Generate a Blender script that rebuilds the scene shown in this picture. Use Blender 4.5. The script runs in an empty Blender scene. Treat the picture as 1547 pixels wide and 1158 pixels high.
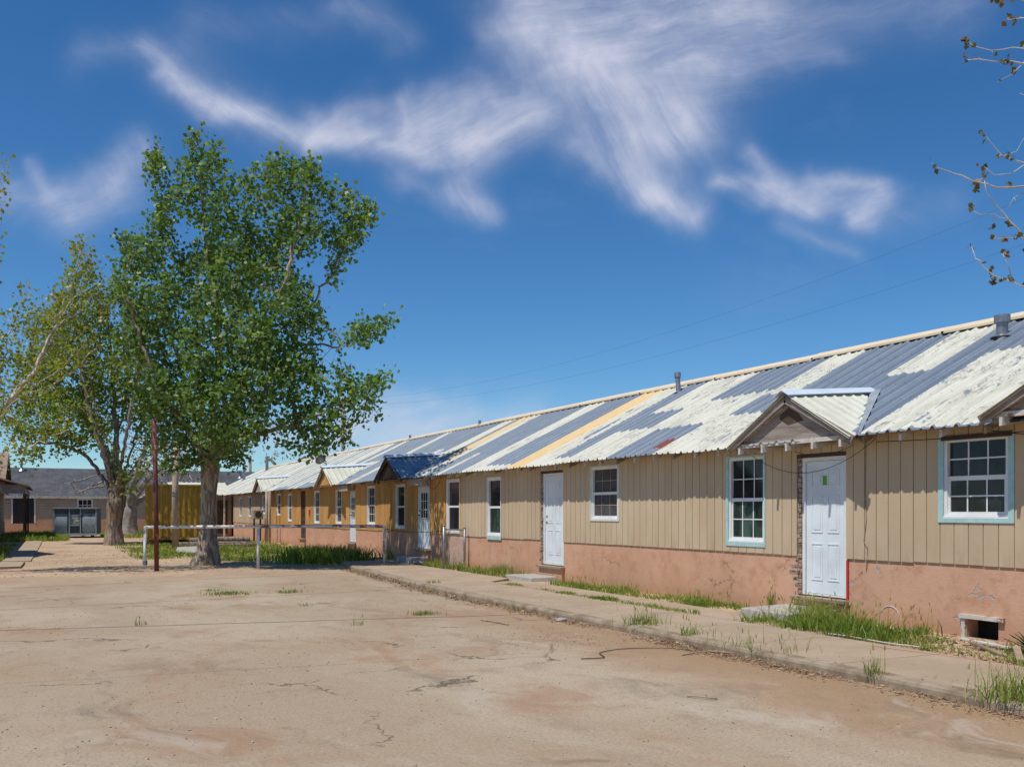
import bpy, math, random
import numpy as np
from mathutils import Vector, Matrix
random.seed(7); RNG = np.random.default_rng(11)
SC = bpy.context.scene
COL = SC.collection
# ---------------------------------------------------------------- survey: a picture ray at a given distance -> a point on the site
F_, CX_, HY_, EH = 1400.0, 773.0, 772.0, 1.62
TH = math.atan(698/1400); S_, C_ = math.sin(TH), math.cos(TH)
def at(x, y, Z):
    xc = (x-CX_)/F_*Z
    return Vector((Z*S_+xc*C_, Z*C_-xc*S_, EH+(HY_-y)/F_*Z))

# ---------------------------------------------------------------- object helpers
WL = {}
def place(o, loc, parent):
    loc = Vector(loc); WL[o.name] = loc.copy()
    o.location = loc - (WL[parent.name] if parent else Vector((0,0,0)))
    if parent: o.parent = parent
def tag(o, label=None, cat=None, group=None, kind=None):
    if label: o['label'] = label
    if cat: o['category'] = cat
    if group: o['group'] = group
    if kind: o['kind'] = kind
    return o
def empty(name, loc, label, cat, group=None):
    o = bpy.data.objects.new(name, None); COL.objects.link(o); place(o, loc, None)
    o.empty_display_size = .3
    return tag(o, label, cat, group)
class MB:
    def __init__(s): s.v = []; s.f = []; s.m = []
    def face(s, pts, mi=0):
        n = len(s.v); s.v += [tuple(p) for p in pts]; s.f.append(tuple(range(n, n+len(pts)))); s.m.append(mi)
    def hexa(s, p, mi=0):      # p: 4 bottom (ccw) + 4 top
        n = len(s.v); s.v += [tuple(q) for q in p]
        for f in ((3,2,1,0),(4,5,6,7),(0,1,5,4),(1,2,6,5),(2,3,7,6),(3,0,4,7)):
            s.f.append(tuple(n+i for i in f)); s.m.append(mi)
        return s
    def box(s, x0, x1, y0, y1, z0, z1, mi=0):
        return s.hexa([(x0,y0,z0),(x1,y0,z0),(x1,y1,z0),(x0,y1,z0),(x0,y0,z1),(x1,y0,z1),(x1,y1,z1),(x0,y1,z1)], mi)
    def bar(s, a, b, w, h, up=(0,0,1), mi=0):   # rectangular bar from a to b
        a = Vector(a); b = Vector(b); d = (b-a).normalized(); u = Vector(up)
        r = d.cross(u).normalized(); u = r.cross(d).normalized()
        q = []
        for c in (a, b): q += [c-r*w/2-u*h/2, c+r*w/2-u*h/2, c+r*w/2+u*h/2, c-r*w/2+u*h/2]
        return s.hexa(q, mi)
    def tube(s, pts, rad, n=8, cap=True, mi=0, flute=0):
        pts = [Vector(p) for p in pts]
        if not hasattr(rad, '__len__'): rad = [rad]*len(pts)
        t0 = (pts[1]-pts[0]).normalized()
        ref = Vector((0,0,1)) if abs(t0.z) < .9 else Vector((1,0,0))
        u = t0.cross(ref).normalized(); base = len(s.v)
        for i, p in enumerate(pts):
            t = (pts[min(i+1,len(pts)-1)]-pts[max(i-1,0)]).normalized()
            u = (u - t*u.dot(t)).normalized(); w = t.cross(u)
            for k in range(n):
                a = 2*math.pi*k/n
                fl_ = 1+flute*(.55*math.sin(3*a+i*.12+1)+.35*math.sin(5*a-i*.2)+.35*math.sin(9*a+i*.31)*math.sin(i*.7)) if flute else 1
                s.v.append(tuple(p + (u*math.cos(a)+w*math.sin(a))*rad[i]*fl_))
        for i in range(len(pts)-1):
            for k in range(n):
                k2 = (k+1) % n; b0 = base+i*n
                s.f.append((b0+k, b0+k2, b0+n+k2, b0+n+k)); s.m.append(mi)
        if cap:
            s.f.append(tuple(base+k for k in range(n-1,-1,-1))); s.m.append(mi)
            b0 = base+(len(pts)-1)*n
            s.f.append(tuple(b0+k for k in range(n))); s.m.append(mi)
        return s
    def build(s, name, mat, parent=None, smooth=False, loc=None, bevel=0):
        P = np.array(s.v, dtype=float)
        if loc is None:
            lo, hi = P.min(0), P.max(0); loc = ((lo[0]+hi[0])/2, (lo[1]+hi[1])/2, lo[2])
        me = bpy.data.meshes.new(name); me.from_pydata((P-np.array(loc)).tolist(), [], s.f); me.update()
        mats = mat if isinstance(mat, (list, tuple)) else [mat]
        for m in mats: me.materials.append(m)
        if len(mats) > 1: me.polygons.foreach_set('material_index', s.m)
        if smooth: me.polygons.foreach_set('use_smooth', [True]*len(me.polygons))
        o = bpy.data.objects.new(name, me); COL.objects.link(o); place(o, loc, parent)
        if bevel:
            b = o.modifiers.new('bevel', 'BEVEL'); b.width = bevel; b.segments = 2; b.limit_method = 'ANGLE'
        return o
def npmesh(name, V, F, mat, parent=None, attrs=None, smooth=False, loc=None):
    V = np.asarray(V, dtype=np.float64); F = np.asarray(F, dtype=np.int32)
    if loc is None:
        lo, hi = V.min(0), V.max(0); loc = ((lo[0]+hi[0])/2, (lo[1]+hi[1])/2, lo[2])
    me = bpy.data.meshes.new(name); k = F.shape[1]
    me.vertices.add(len(V)); me.vertices.foreach_set('co', (V-np.array(loc)).ravel())
    me.loops.add(F.size); me.loops.foreach_set('vertex_index', F.ravel())
    me.polygons.add(len(F)); me.polygons.foreach_set('loop_start', np.arange(len(F), dtype=np.int32)*k)
    me.polygons.foreach_set('loop_total', np.full(len(F), k, dtype=np.int32))
    if smooth: me.polygons.foreach_set('use_smooth', np.ones(len(F), dtype=bool))
    me.update(); me.validate()
    for m in (mat if isinstance(mat, (list, tuple)) else [mat]): me.materials.append(m)
    for an, arr in (attrs or {}).items():
        a = me.attributes.new(an, 'FLOAT', 'POINT'); a.data.foreach_set('value', np.asarray(arr, dtype=np.float32))
    o = bpy.data.objects.new(name, me); COL.objects.link(o); place(o, loc, parent)
    return o

# ---------------------------------------------------------------- material helpers
class NT:
    def __init__(s, tree): s.t = tree; s.n = tree.nodes; s.l = tree.links
    def new(s, typ, **kw):
        n = s.n.new(typ)
        for k, v in kw.items(): setattr(n, k, v)
        return n
    def put(s, sock, v):
        if isinstance(v, bpy.types.NodeSocket): s.l.new(v, sock)
        elif v is not None:
            if hasattr(sock.default_value, '__len__') and not hasattr(v, '__len__'): v = (v,)*len(sock.default_value)
            if hasattr(sock.default_value, '__len__') and len(sock.default_value) == 4 and len(v) == 3: v = tuple(v)+(1,)
            sock.default_value = v
    def math(s, op, a, b=None, c=None, clamp=False):
        n = s.new('ShaderNodeMath', operation=op, use_clamp=clamp); s.put(n.inputs[0], a)
        if b is not None: s.put(n.inputs[1], b)
        if c is not None: s.put(n.inputs[2], c)
        return n.outputs[0]
    def vm(s, op, a, b=None, scale=None):
        n = s.new('ShaderNodeVectorMath', operation=op); s.put(n.inputs[0], a)
        if b is not None: s.put(n.inputs[1], b)
        if scale is not None: s.put(n.inputs['Scale'], scale)
        return n.outputs['Value'] if op in ('DOT_PRODUCT','LENGTH','DISTANCE') else n.outputs[0]
    def noise(s, vec, scale=5, detail=4, rough=.55, dist=0, col=False):
        n = s.new('ShaderNodeTexNoise'); s.put(n.inputs['Vector'], vec); n.inputs['Scale'].default_value = scale
        n.inputs['Detail'].default_value = detail; n.inputs['Roughness'].default_value = rough; n.inputs['Distortion'].default_value = dist
        return n.outputs['Color' if col else 'Fac']
    def voro(s, vec, scale=5, feature='F1', out='Distance'):
        n = s.new('ShaderNodeTexVoronoi', feature=feature); s.put(n.inputs['Vector'], vec); n.inputs['Scale'].default_value = scale
        return n.outputs[out]
    def ramp(s, fac, lo, hi, a=0.0, b=1.0, smooth=True):
        n = s.new('ShaderNodeMapRange'); n.interpolation_type = 'SMOOTHSTEP' if smooth else 'LINEAR'
        s.put(n.inputs[0], fac); n.inputs[1].default_value = lo; n.inputs[2].default_value = hi
        n.inputs[3].default_value = a; n.inputs[4].default_value = b
        return n.outputs[0]
    def mix(s, fac, a, b, typ='MIX'):
        n = s.new('ShaderNodeMix', data_type='RGBA', blend_type=typ)
        s.put(n.inputs[0], fac); s.put(n.inputs[6], a); s.put(n.inputs[7], b)
        return n.outputs[2]
    def pos(s): return s.new('ShaderNodeNewGeometry').outputs['Position']
    def scaled(s, vec, sx, sy, sz): return s.vm('MULTIPLY', vec, (sx, sy, sz))
    def sep(s, vec):
        n = s.new('ShaderNodeSeparateXYZ'); s.put(n.inputs[0], vec); return n.outputs
    def attr(s, name): return s.new('ShaderNodeAttribute', attribute_name=name).outputs['Fac']
    def bump(s, h, strength=.5, dist=.02):
        n = s.new('ShaderNodeBump'); s.put(n.inputs['Height'], h); n.inputs['Strength'].default_value = strength
        n.inputs['Distance'].default_value = dist; return n.outputs[0]
def material(name, fn):
    m = bpy.data.materials.new(name); m.use_nodes = True; t = m.node_tree; t.nodes.clear(); N = NT(t)
    out = N.new('ShaderNodeOutputMaterial'); b = N.new('ShaderNodeBsdfPrincipled'); t.links.new(b.outputs[0], out.inputs[0])
    r = fn(N)
    N.put(b.inputs['Base Color'], r['c'])
    N.put(b.inputs['Roughness'], r.get('r', .8))
    if 'm' in r: N.put(b.inputs['Metallic'], r['m'])
    if 'n' in r: N.put(b.inputs['Normal'], r['n'])
    N.put(b.inputs['Specular IOR Level'], r.get('s', .3))
    if 'tr' in r:
        tb = N.new('ShaderNodeBsdfTranslucent'); N.put(tb.inputs[0], r['tc']); mx = N.new('ShaderNodeMixShader')
        mx.inputs[0].default_value = r['tr']; t.links.new(b.outputs[0], mx.inputs[1]); t.links.new(tb.outputs[0], mx.inputs[2])
        t.links.new(mx.outputs[0], out.inputs[0])
    return m
def simple(name, c1, c2=None, scale=6, r=.8, m=0, bump=.25, bd=.01, stretch=(1,1,1), s=.3, spots=None):
    def fn(N):
        p = N.scaled(N.pos(), *stretch)
        n1 = N.noise(p, scale, 6, .65)
        c = N.mix(N.ramp(n1, .35, .68), c1, c2 or tuple(x*.75 for x in c1))
        if spots:
            n2 = N.noise(p, spots[1], 3, .6); c = N.mix(N.ramp(n2, spots[2], spots[2]+.05), c, spots[0])
        return dict(c=c, r=r, m=m, n=N.bump(N.noise(p, scale*6, 4, .6), bump, bd), s=s)
    return material(name, fn)
def attrc(colors, rough=.6, tr=.35, tint=(1,1,1)):   # leaf-like: colour from per-leaf random number
    def fn(N):
        a = N.attr('rnd'); cr = N.new('ShaderNodeValToRGB'); N.put(cr.inputs[0], a)
        e = cr.color_ramp.elements; k = len(colors)
        e[0].position = 0; e[0].color = tuple(colors[0])+(1,); e[1].position = 1; e[1].color = tuple(colors[-1])+(1,)
        for i in range(1, k-1): q = e.new(i/(k-1)); q.color = tuple(colors[i])+(1,)
        c = cr.outputs[0]; tc = N.mix(1.0, c, (1.9,1.7,.7), 'MULTIPLY')
        return dict(c=c, r=rough, s=.45, tr=tr, tc=tc)
    return fn

M = {}
# --- ground
def f_lot(N):
    p = N.pos(); X, Y, Z = N.sep(p)
    wob = N.vm('ADD', p, N.scaled(N.noise(p, .35, 3, .5, 0, True), 3, 3, 0))
    big = N.noise(N.scaled(wob, .35, .16, 1), 1.0, 4, .6)
    big2 = N.noise(N.scaled(wob, .5, .28, 1), 1.3, 5, .65)
    med = N.noise(N.scaled(p, 1, .7, 1), 1.6, 6, .7); fine = N.noise(p, 38, 4, .7)
    c = N.mix(N.ramp(big, .4, .62), (.37,.28,.185), (.44,.35,.245))
    c = N.mix(N.math('MULTIPLY', N.ramp(big2, .5, .68), .8), c, (.33,.20,.11))
    # red silt lying along the gutter and the middle of the lot
    gut = N.ramp(N.math('ADD', X, N.math('MULTIPLY', N.math('SUBTRACT', med, .5), 2.6)), 4.7, 6.6)
    gut = N.math('MULTIPLY', gut, N.ramp(Y, 17, 9))
    c = N.mix(N.math('MULTIPLY', gut, .75), c, (.325,.19,.09))
    grey = N.ramp(N.noise(N.scaled(wob, .8, .35, 1), .9, 5, .7), .55, .68)
    c = N.mix(N.math('MULTIPLY', N.math('MULTIPLY', grey, N.ramp(Y, 13, 8)), .75), c, (.215,.17,.115))
    pale = N.ramp(N.noise(N.scaled(p, .7, .5, 1), 1.1, 6, .75), .57, .66)
    c = N.mix(N.math('MULTIPLY', pale, .28), c, (.50,.44,.35))
    c = N.mix(N.math('MULTIPLY', N.ramp(med, .52, .7), .5), c, (.27,.195,.125))
    c = N.mix(N.ramp(fine, .42, .66, 0, .5), c, (.20,.155,.12)); c = N.mix(N.ramp(N.noise(p, 90, 3, .8), .56, .68, 0, .45), c, (.52,.46,.38))
    dk = N.ramp(N.noise(N.scaled(wob, 1.0, .5, 1), .55, 6, .72), .55, .66)
    c = N.mix(N.math('MULTIPLY', dk, N.ramp(Y, 12, 6, .45, .8)), c, (.225,.155,.098))
    pk_ = N.ramp(N.noise(N.scaled(wob, .9, .45, 1), .8, 5, .7), .56, .64); c = N.mix(N.math('MULTIPLY', N.math('MULTIPLY', pk_, N.ramp(Y, 9, 6.5)), .4), c, (.46,.41,.34))
    c = N.mix(N.ramp(N.noise(N.scaled(p, 1, .8, 1), 7, 6, .8), .54, .66, 0, .35), c, (.22,.16,.105))
    # gravelly specks
    sp = N.voro(p, 26); spm = N.ramp(sp, .13, .07); spk = N.ramp(N.noise(p, 3, 3, .6), .5, .62)
    c = N.mix(N.math('MULTIPLY', N.math('MULTIPLY', spm, spk), .75), c, (.14,.10,.075))
    # joints between the slabs (measured on the ground) and wandering cracks
    wv = N.math('MULTIPLY', N.math('SUBTRACT', N.noise(p, 1.3, 5, .65), .5), .16)
    def line(x0, y0, x1, y1, w, lo=-99, hi=99):
        dx, dy = x1-x0, y1-y0; L = math.hypot(dx, dy)
        d = N.math('ADD', N.math('MULTIPLY', N.math('SUBTRACT', X, x0), -dy/L), N.math('MULTIPLY', N.math('SUBTRACT', Y, y0), dx/L))
        d = N.math('ABSOLUTE', N.math('ADD', d, wv))
        k = N.ramp(d, w, w*.4)
        if lo > -90: k = N.math('MULTIPLY', k, N.ramp(X, lo-.2, lo))
        if hi < 90: k = N.math('MULTIPLY', k, N.ramp(X, hi, hi-.3))
        return k
    k = line(-.6,14.4,4.7,13.35,.05)
    for a in ((-.73,17.4,4.2,18.0,.035),(-1,22.2,5,23.4,.05),(-2,20.1,6,20.9,.02),(-4,10.3,6.9,9.2,.006)):
        k = N.math('MAXIMUM', k, line(*a))
    cv = N.new('ShaderNodeTexVoronoi', feature='DISTANCE_TO_EDGE'); cv.inputs['Scale'].default_value = .28
    N.put(cv.inputs['Vector'], N.vm('ADD', p, N.scaled(N.noise(p, .9, 6, .7, 0, True), 1.5, 1.5, 0)))
    ck = N.math('MULTIPLY', N.ramp(cv.outputs[0], .006, .0015), N.ramp(N.noise(p, .5, 3, .5), .50, .58))
    k = N.math('MAXIMUM', k, ck)
    c = N.mix(N.math('MULTIPLY', k, .8), c, (.10,.075,.055))
    # dirt creeping in from the far edge
    e = N.ramp(N.math('ADD', Y, N.math('MULTIPLY', N.math('SUBTRACT', med, .5), 9)), 21.5, 27)
    c = N.mix(N.math('MULTIPLY', e, .6), c, (.40,.27,.17))
    h = N.math('ADD', N.math('MULTIPLY', fine, .5), N.math('MULTIPLY', N.math('SUBTRACT', 1, k), 1.2))
    h = N.math('ADD', h, N.math('MULTIPLY', N.math('MULTIPLY', spm, spk), .8))
    return dict(c=c, r=.93, n=N.bump(h, .55, .012), s=.15)
M['lot'] = material('weathered concrete', f_lot)
def f_walk(N):
    p = N.pos(); X, Y, Z = N.sep(p)
    a = N.noise(p, 1.1, 5, .65); b = N.noise(p, 5, 5, .7); fine = N.noise(p, 45, 4, .7)
    c = N.mix(N.ramp(a, .38, .64), (.355,.27,.185), (.415,.32,.225))
    c = N.mix(N.ramp(b, .52, .72, 0, .5), c, (.34,.25,.17))
    c = N.mix(N.ramp(fine, .4, .75, 0, .35), c, (.25,.2,.15))
    j = N.math('ABSOLUTE', N.math('SUBTRACT', N.math('FRACT', N.math('DIVIDE', N.math('ADD', Y, N.math('MULTIPLY', N.math('SUBTRACT', a, .5), .12)), 1.52)), .5))
    jm = N.ramp(j, .009, .003)
    c = N.mix(N.math('MULTIPLY', jm, .7), c, (.13,.10,.075))
    return dict(c=c, r=.92, n=N.bump(N.math('ADD', N.math('MULTIPLY', fine, .4), N.math('SUBTRACT', 1, jm)), .5, .012), s=.15)
M['walk'] = material('old sidewalk concrete', f_walk)
M['kerb'] = simple('kerb concrete', (.34,.265,.185), (.19,.14,.09), 3.5, .92, bump=.6, spots=((.36,.32,.27), 2.2, .66))
def f_dirt(N):
    p = N.pos(); a = N.noise(p, .35, 5, .65); b = N.noise(p, 2.5, 6, .75); f = N.noise(N.scaled(p, 1, 1, 1), 14, 5, .8)
    c = N.mix(N.ramp(a, .38, .62), (.40,.275,.17), (.48,.36,.24))
    c = N.mix(N.ramp(b, .48, .66, 0, .6), c, (.33,.21,.13))
    vv = N.noise(N.scaled(p, 1, 1.7, 1), 5, 6, .85)
    c = N.mix(N.ramp(vv, .52, .66, 0, .55), c, (.55,.45,.33)); c = N.mix(N.ramp(vv, .46, .36, 0, .5), c, (.25,.165,.10)); c = N.mix(N.ramp(f, .55, .75, 0, .6), c, (.16,.11,.07))
    return dict(c=c, r=.95, n=N.bump(N.math('ADD', b, N.math('MULTIPLY', f, .6)), .6, .02), s=.1)
M['dirt'] = material('dry red dirt with litter', f_dirt)
# --- building
def f_siding(N, col, col2, streak=0.0, c3=(.3,.14,.05)):
    p = N.pos(); a = N.noise(N.scaled(p, 1, 1, .35), 1.2, 4, .6); g = N.noise(N.scaled(p, 3, 40, 2), 1.5, 4, .7)
    c = N.mix(N.ramp(a, .35, .65), col, col2)
    c = N.mix(N.ramp(g, .5, .8, 0, .25), c, tuple(x*.72 for x in col))
    X, Y, Z = N.sep(p)
    wn = N.new('ShaderNodeTexWhiteNoise', noise_dimensions='1D'); N.put(wn.inputs['W'], N.math('FLOOR', N.math('DIVIDE', Y, 1.2192)))
    wn2 = N.new('ShaderNodeTexWhiteNoise', noise_dimensions='1D'); N.put(wn2.inputs['W'], N.math('FLOOR', N.math('DIVIDE', Y, .2032)))
    vb = N.math('ADD', N.math('MULTIPLY', wn.outputs[0], .10), N.math('MULTIPLY', wn2.outputs[0], .06)); c = N.mix(vb, c, tuple(x*.15 for x in col))
    drip = N.ramp(N.noise(N.scaled(p, 1, 14, .5), 1.5, 5, .75), .56, .70); c = N.mix(N.math('MULTIPLY', drip, .22), c, tuple(x*.5 for x in col))
    low = N.math('MULTIPLY', N.ramp(Z, 1.35, .95), N.ramp(N.noise(N.scaled(p, 1, 4, 1), 1.4, 4, .7), .45, .7))
    c = N.mix(N.math('MULTIPLY', low, .3), c, (.30,.19,.12))
    if streak:
        q = N.noise(N.scaled(p, 1, 3.2, .5), 1.6, 5, .7); c = N.mix(N.ramp(q, .46, .66, 0, streak), c, c3)
        pk = N.math('FRACT', N.math('DIVIDE', Y, 1.22)); c = N.mix(N.ramp(pk, .02, .0), c, (.12,.06,.03))
    return dict(c=c, r=.8, n=N.bump(g, .35, .006), s=.2)
M['tan'] = material('tan painted siding', lambda N: f_siding(N, (.60,.47,.31), (.545,.415,.265)))
M['osb'] = material('bare orange sheathing', lambda N: f_siding(N, (.66,.37,.12), (.58,.30,.09), .55, (.36,.16,.06)))
def f_plaster(N):
    p = N.pos(); X, Y, Z = N.sep(p)
    a = N.noise(p, .8, 5, .65); b = N.noise(p, 4, 6, .7); f = N.noise(p, 40, 4, .7)
    c = N.mix(N.ramp(a, .36, .64), (.61,.36,.235), (.54,.305,.19))
    c = N.mix(N.ramp(b, .47, .66, 0, .6), c, (.45,.235,.14))
    low = N.ramp(N.math('ADD', Z, N.math('MULTIPLY', N.math('SUBTRACT', b, .5), .5)), .42, .02)
    c = N.mix(N.math('MULTIPLY', low, .5), c, (.36,.185,.11))
    streak = N.ramp(N.noise(N.scaled(p, 1, 5, .35), 1.4, 5, .7), .56, .75)
    c = N.mix(N.math('MULTIPLY', streak, .35), c, (.58,.36,.26))
    chip = N.ramp(N.noise(p, 3.1, 4, .6, .4), .675, .69); c = N.mix(chip, c, (.42,.36,.31))
    cv = N.new('ShaderNodeTexVoronoi', feature='DISTANCE_TO_EDGE'); cv.inputs['Scale'].default_value = .9
    N.put(cv.inputs['Vector'], N.vm('ADD', p, N.scaled(N.noise(p, 3, 6, .7, 0, True), .5, .5, .5)))
    ck = N.math('MULTIPLY', N.ramp(cv.outputs[0], .007, .002), N.ramp(N.noise(p, 1.1, 3, .5), .54, .6))
    c = N.mix(N.math('MULTIPLY', ck, .75), c, (.12,.06,.04))
    h = N.math('SUBTRACT', N.math('ADD', N.math('MULTIPLY', b, .8), N.math('MULTIPLY', f, .25)), N.math('ADD', N.math('MULTIPLY', chip, .7), N.math('MULTIPLY', ck, .8)))
    return dict(c=c, r=.9, n=N.bump(h, .5, .02), s=.2)
M['plaster'] = material('pink lime plaster', f_plaster)
def f_roof(N):
    p = N.pos(); X, Y, Z = N.sep(p)
    pa, ye, rd = N.attr('paint'), N.attr('yellow'), N.attr('red')
    e1 = N.noise(N.scaled(p, 6, 5, 6), 1.6, 5, .7)
    j = N.math('MULTIPLY', N.math('SUBTRACT', e1, .5), .9)
    pm = N.ramp(N.math('ADD', pa, j), .47, .53); ym = N.ramp(N.math('ADD', ye, N.math('MULTIPLY', j, .4)), .47, .53); rm = N.ramp(N.math('ADD', rd, j), .47, .53)
    fl = N.noise(N.scaled(p, 2.2, 7, 2.2), 1.5, 6, .75); patch = N.noise(p, .9, 3, .5)
    flake = N.ramp(N.math('ADD', fl, N.math('MULTIPLY', N.math('SUBTRACT', patch, .5), .5)), .625, .645)
    calm = N.ramp(Y, 19.5, 13.5, .12, 1); flake = N.math('MULTIPLY', flake, N.math('MULTIPLY', calm, .85))
    pm = N.math('MULTIPLY', pm, N.math('SUBTRACT', 1, N.math('MULTIPLY', flake, N.ramp(ye, .5, .2))))
    sp = N.math('MULTIPLY', N.ramp(N.noise(N.scaled(p, 4, 9, 4), 2.2, 5, .8), .70, .73), calm)        # flecks of paint left on the bare metal
    pm = N.math('MAXIMUM', pm, N.math('MULTIPLY', sp, N.ramp(patch, .45, .55)))
    mt = N.noise(N.scaled(p, .6, 3, .6), 2.5, 5, .7)
    metal = N.mix(N.ramp(mt, .35, .7), (.29,.355,.415), (.43,.485,.53))
    cream = N.mix(N.ramp(N.noise(N.scaled(p, .8, 2.5, .8), 1.7, 5, .65), .4, .68), (.63,.62,.52), (.52,.505,.41))
    sc = N.ramp(N.noise(N.scaled(p, 1.1, 12, 1.1), 1.5, 6, .8), .555, .60)
    cream = N.mix(N.math('MULTIPLY', N.math('MULTIPLY', sc, N.ramp(patch, .44, .54)), .8), cream, (.20,.19,.175))
    yel = N.mix(N.ramp(fl, .4, .7), (.66,.49,.25), (.58,.41,.2))
    rib_shade_dirt = N.math('MULTIPLY', N.attr('dirt'), N.ramp(mt, .25, .55, .5, 1)); metal = N.mix(N.math('MULTIPLY', rib_shade_dirt, .62), metal, (.10,.125,.155)); cream = N.mix(N.math('MULTIPLY', rib_shade_dirt, .22), cream, (.22,.21,.17))  # 'dirt' attribute: rib shading put into the colour, along with some grime
    wl = N.math('ABSOLUTE', N.math('SUBTRACT', N.noise(N.scaled(p, 1.3, 4.5, 1.3), 1.6, 6, .68, .7), .5)); wl = N.math('MULTIPLY', N.ramp(wl, .016, .004), N.ramp(N.noise(p, 1.15, 4, .6), .48, .56)); cream = N.mix(N.math('MULTIPLY', N.math('MULTIPLY', wl, calm), .8), cream, (.10,.095,.085))
    lp = N.math('MULTIPLY', N.ramp(N.math('ABSOLUTE', N.math('SUBTRACT', N.math('FRACT', N.math('DIVIDE', N.math('SUBTRACT', X, 9.95), .68)), .5)), .012, .004), N.ramp(N.math('ABSOLUTE', N.math('SUBTRACT', N.math('FRACT', N.math('DIVIDE', Y, .17)), .5)), .16, .10)); metal = N.mix(N.math('MULTIPLY', lp, .8), metal, (.10,.08,.07)); cream = N.mix(N.math('MULTIPLY', lp, .7), cream, (.25,.19,.14))
    rs = N.math('MULTIPLY', N.ramp(N.noise(N.scaled(p, .9, 6, .9), 1.3, 6, .75), .60, .66), N.ramp(patch, .50, .58)); cream = N.mix(N.math('MULTIPLY', rs, .5), cream, (.34,.21,.13)); metal = N.mix(N.math('MULTIPLY', rs, .35), metal, (.22,.15,.11))
    c = N.mix(pm, metal, cream); c = N.mix(ym, c, yel); c = N.mix(rm, c, (.20,.045,.04))
    cov = N.math('MAXIMUM', N.math('MAXIMUM', pm, ym), rm)
    met = N.math('MULTIPLY', N.math('SUBTRACT', 1, cov), .55)
    r = N.math('ADD', .42, N.math('MULTIPLY', cov, .3))
    h = N.math('ADD', N.math('MULTIPLY', cov, .5), N.math('MULTIPLY', fl, .3))
    return dict(c=c, r=r, m=met, n=N.bump(h, .5, .01), s=.4)
M['roof'] = material('galvanised sheet with flaking cream paint', f_roof)
def f_shingle(N, a_, b_):
    p = N.pos(); br = N.new('ShaderNodeTexBrick'); N.put(br.inputs['Vector'], p)
    X, Y, Z = N.sep(p); cx = N.new('ShaderNodeCombineXYZ'); N.put(cx.inputs[0], N.math('ADD', X, Y)); N.put(cx.inputs[1], N.math('MULTIPLY', Z, 2.2))
    N.put(br.inputs['Vector'], cx.outputs[0]); br.inputs['Scale'].default_value = 1.0
    br.inputs['Brick Width'].default_value = .3; br.inputs['Row Height'].default_value = .15; br.inputs['Mortar Size'].default_value = .01
    N.put(br.inputs['Color1'], a_); N.put(br.inputs['Color2'], b_); N.put(br.inputs['Mortar'], tuple(x*.5 for x in a_))
    n = N.noise(p, 1.2, 5, .7); c = N.mix(N.ramp(n, .4, .7, 0, .5), br.outputs[0], tuple(x*1.5 for x in b_))
    return dict(c=c, r=.9, n=N.bump(N.noise(p, 30, 3, .7), .4, .01), s=.15)
M['shingle_grey'] = material('grey asphalt shingle', lambda N: f_shingle(N, (.075,.076,.080), (.10,.10,.104)))
M['shingle_brown'] = material('brown asphalt shingle', lambda N: f_shingle(N, (.26,.18,.135), (.33,.24,.18)))
M['white'] = simple('white vinyl and paint', (.78,.78,.76), (.70,.69,.66), 3, .45, bump=.05, s=.4)
M['door_white'] = simple('primed white door', (.74,.80,.81), (.63,.67,.67), 2, .4, bump=.03, s=.45)
M['aqua'] = simple('faded aqua paint', (.42,.62,.60), (.34,.52,.50), 7, .7, spots=((.52,.50,.42), 12, .68))
M['palegreen'] = simple('pale green trim paint', (.62,.68,.56), (.55,.60,.50), 7, .7)
M['woodgrey'] = simple('weathered grey plywood', (.33,.275,.235), (.19,.15,.12), 1.7, .9, bump=.6, stretch=(1,.6,5), spots=((.36,.31,.27), 5, .62))
M['woodraw'] = simple('bare weathered wood', (.36,.27,.19), (.22,.155,.105), 4, .9, bump=.5, stretch=(1,1,3))
M['woodwhite'] = simple('peeling white painted wood', (.62,.58,.52), (.50,.45,.39), 9, .8, bump=.4, spots=((.27,.19,.13), 9, .60))
M['darkwood'] = simple('dark stained wood', (.10,.065,.045), (.06,.04,.03), 5, .8)
M['cream_metal'] = simple('cream ridge cap', (.72,.60,.42), (.66,.54,.37), 2, .5, bump=.1)
M['cap_white'] = simple('pale bluish cap metal', (.66,.74,.80), (.58,.66,.72), 3, .4, bump=.1, m=.1)
M['flashing'] = simple('dull grey flashing', (.38,.42,.44), (.28,.31,.33), 5, .5, m=.2)
M['galv'] = simple('galvanised pipe', (.30,.315,.33), (.21,.225,.24), 7, .4, m=.6, bump=.15)
M['black'] = simple('dark void', (.02,.018,.016), (.012,.011,.01), 5, .9)  # black stands in for the dark inside vent and lock holes
M['cable'] = simple('black cable sheath', (.02,.02,.02), (.03,.03,.03), 5, .6)
M['greensticker'] = simple('green label', (.14,.62,.06), (.10,.5,.04), 60, .5, bump=0)
M['redpaint'] = simple('red paint', (.55,.05,.05), (.48,.05,.06), 8, .6)
M['spray'] = simple('white spray paint', (.62,.52,.56), (.56,.44,.46), 30, .9)
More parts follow.
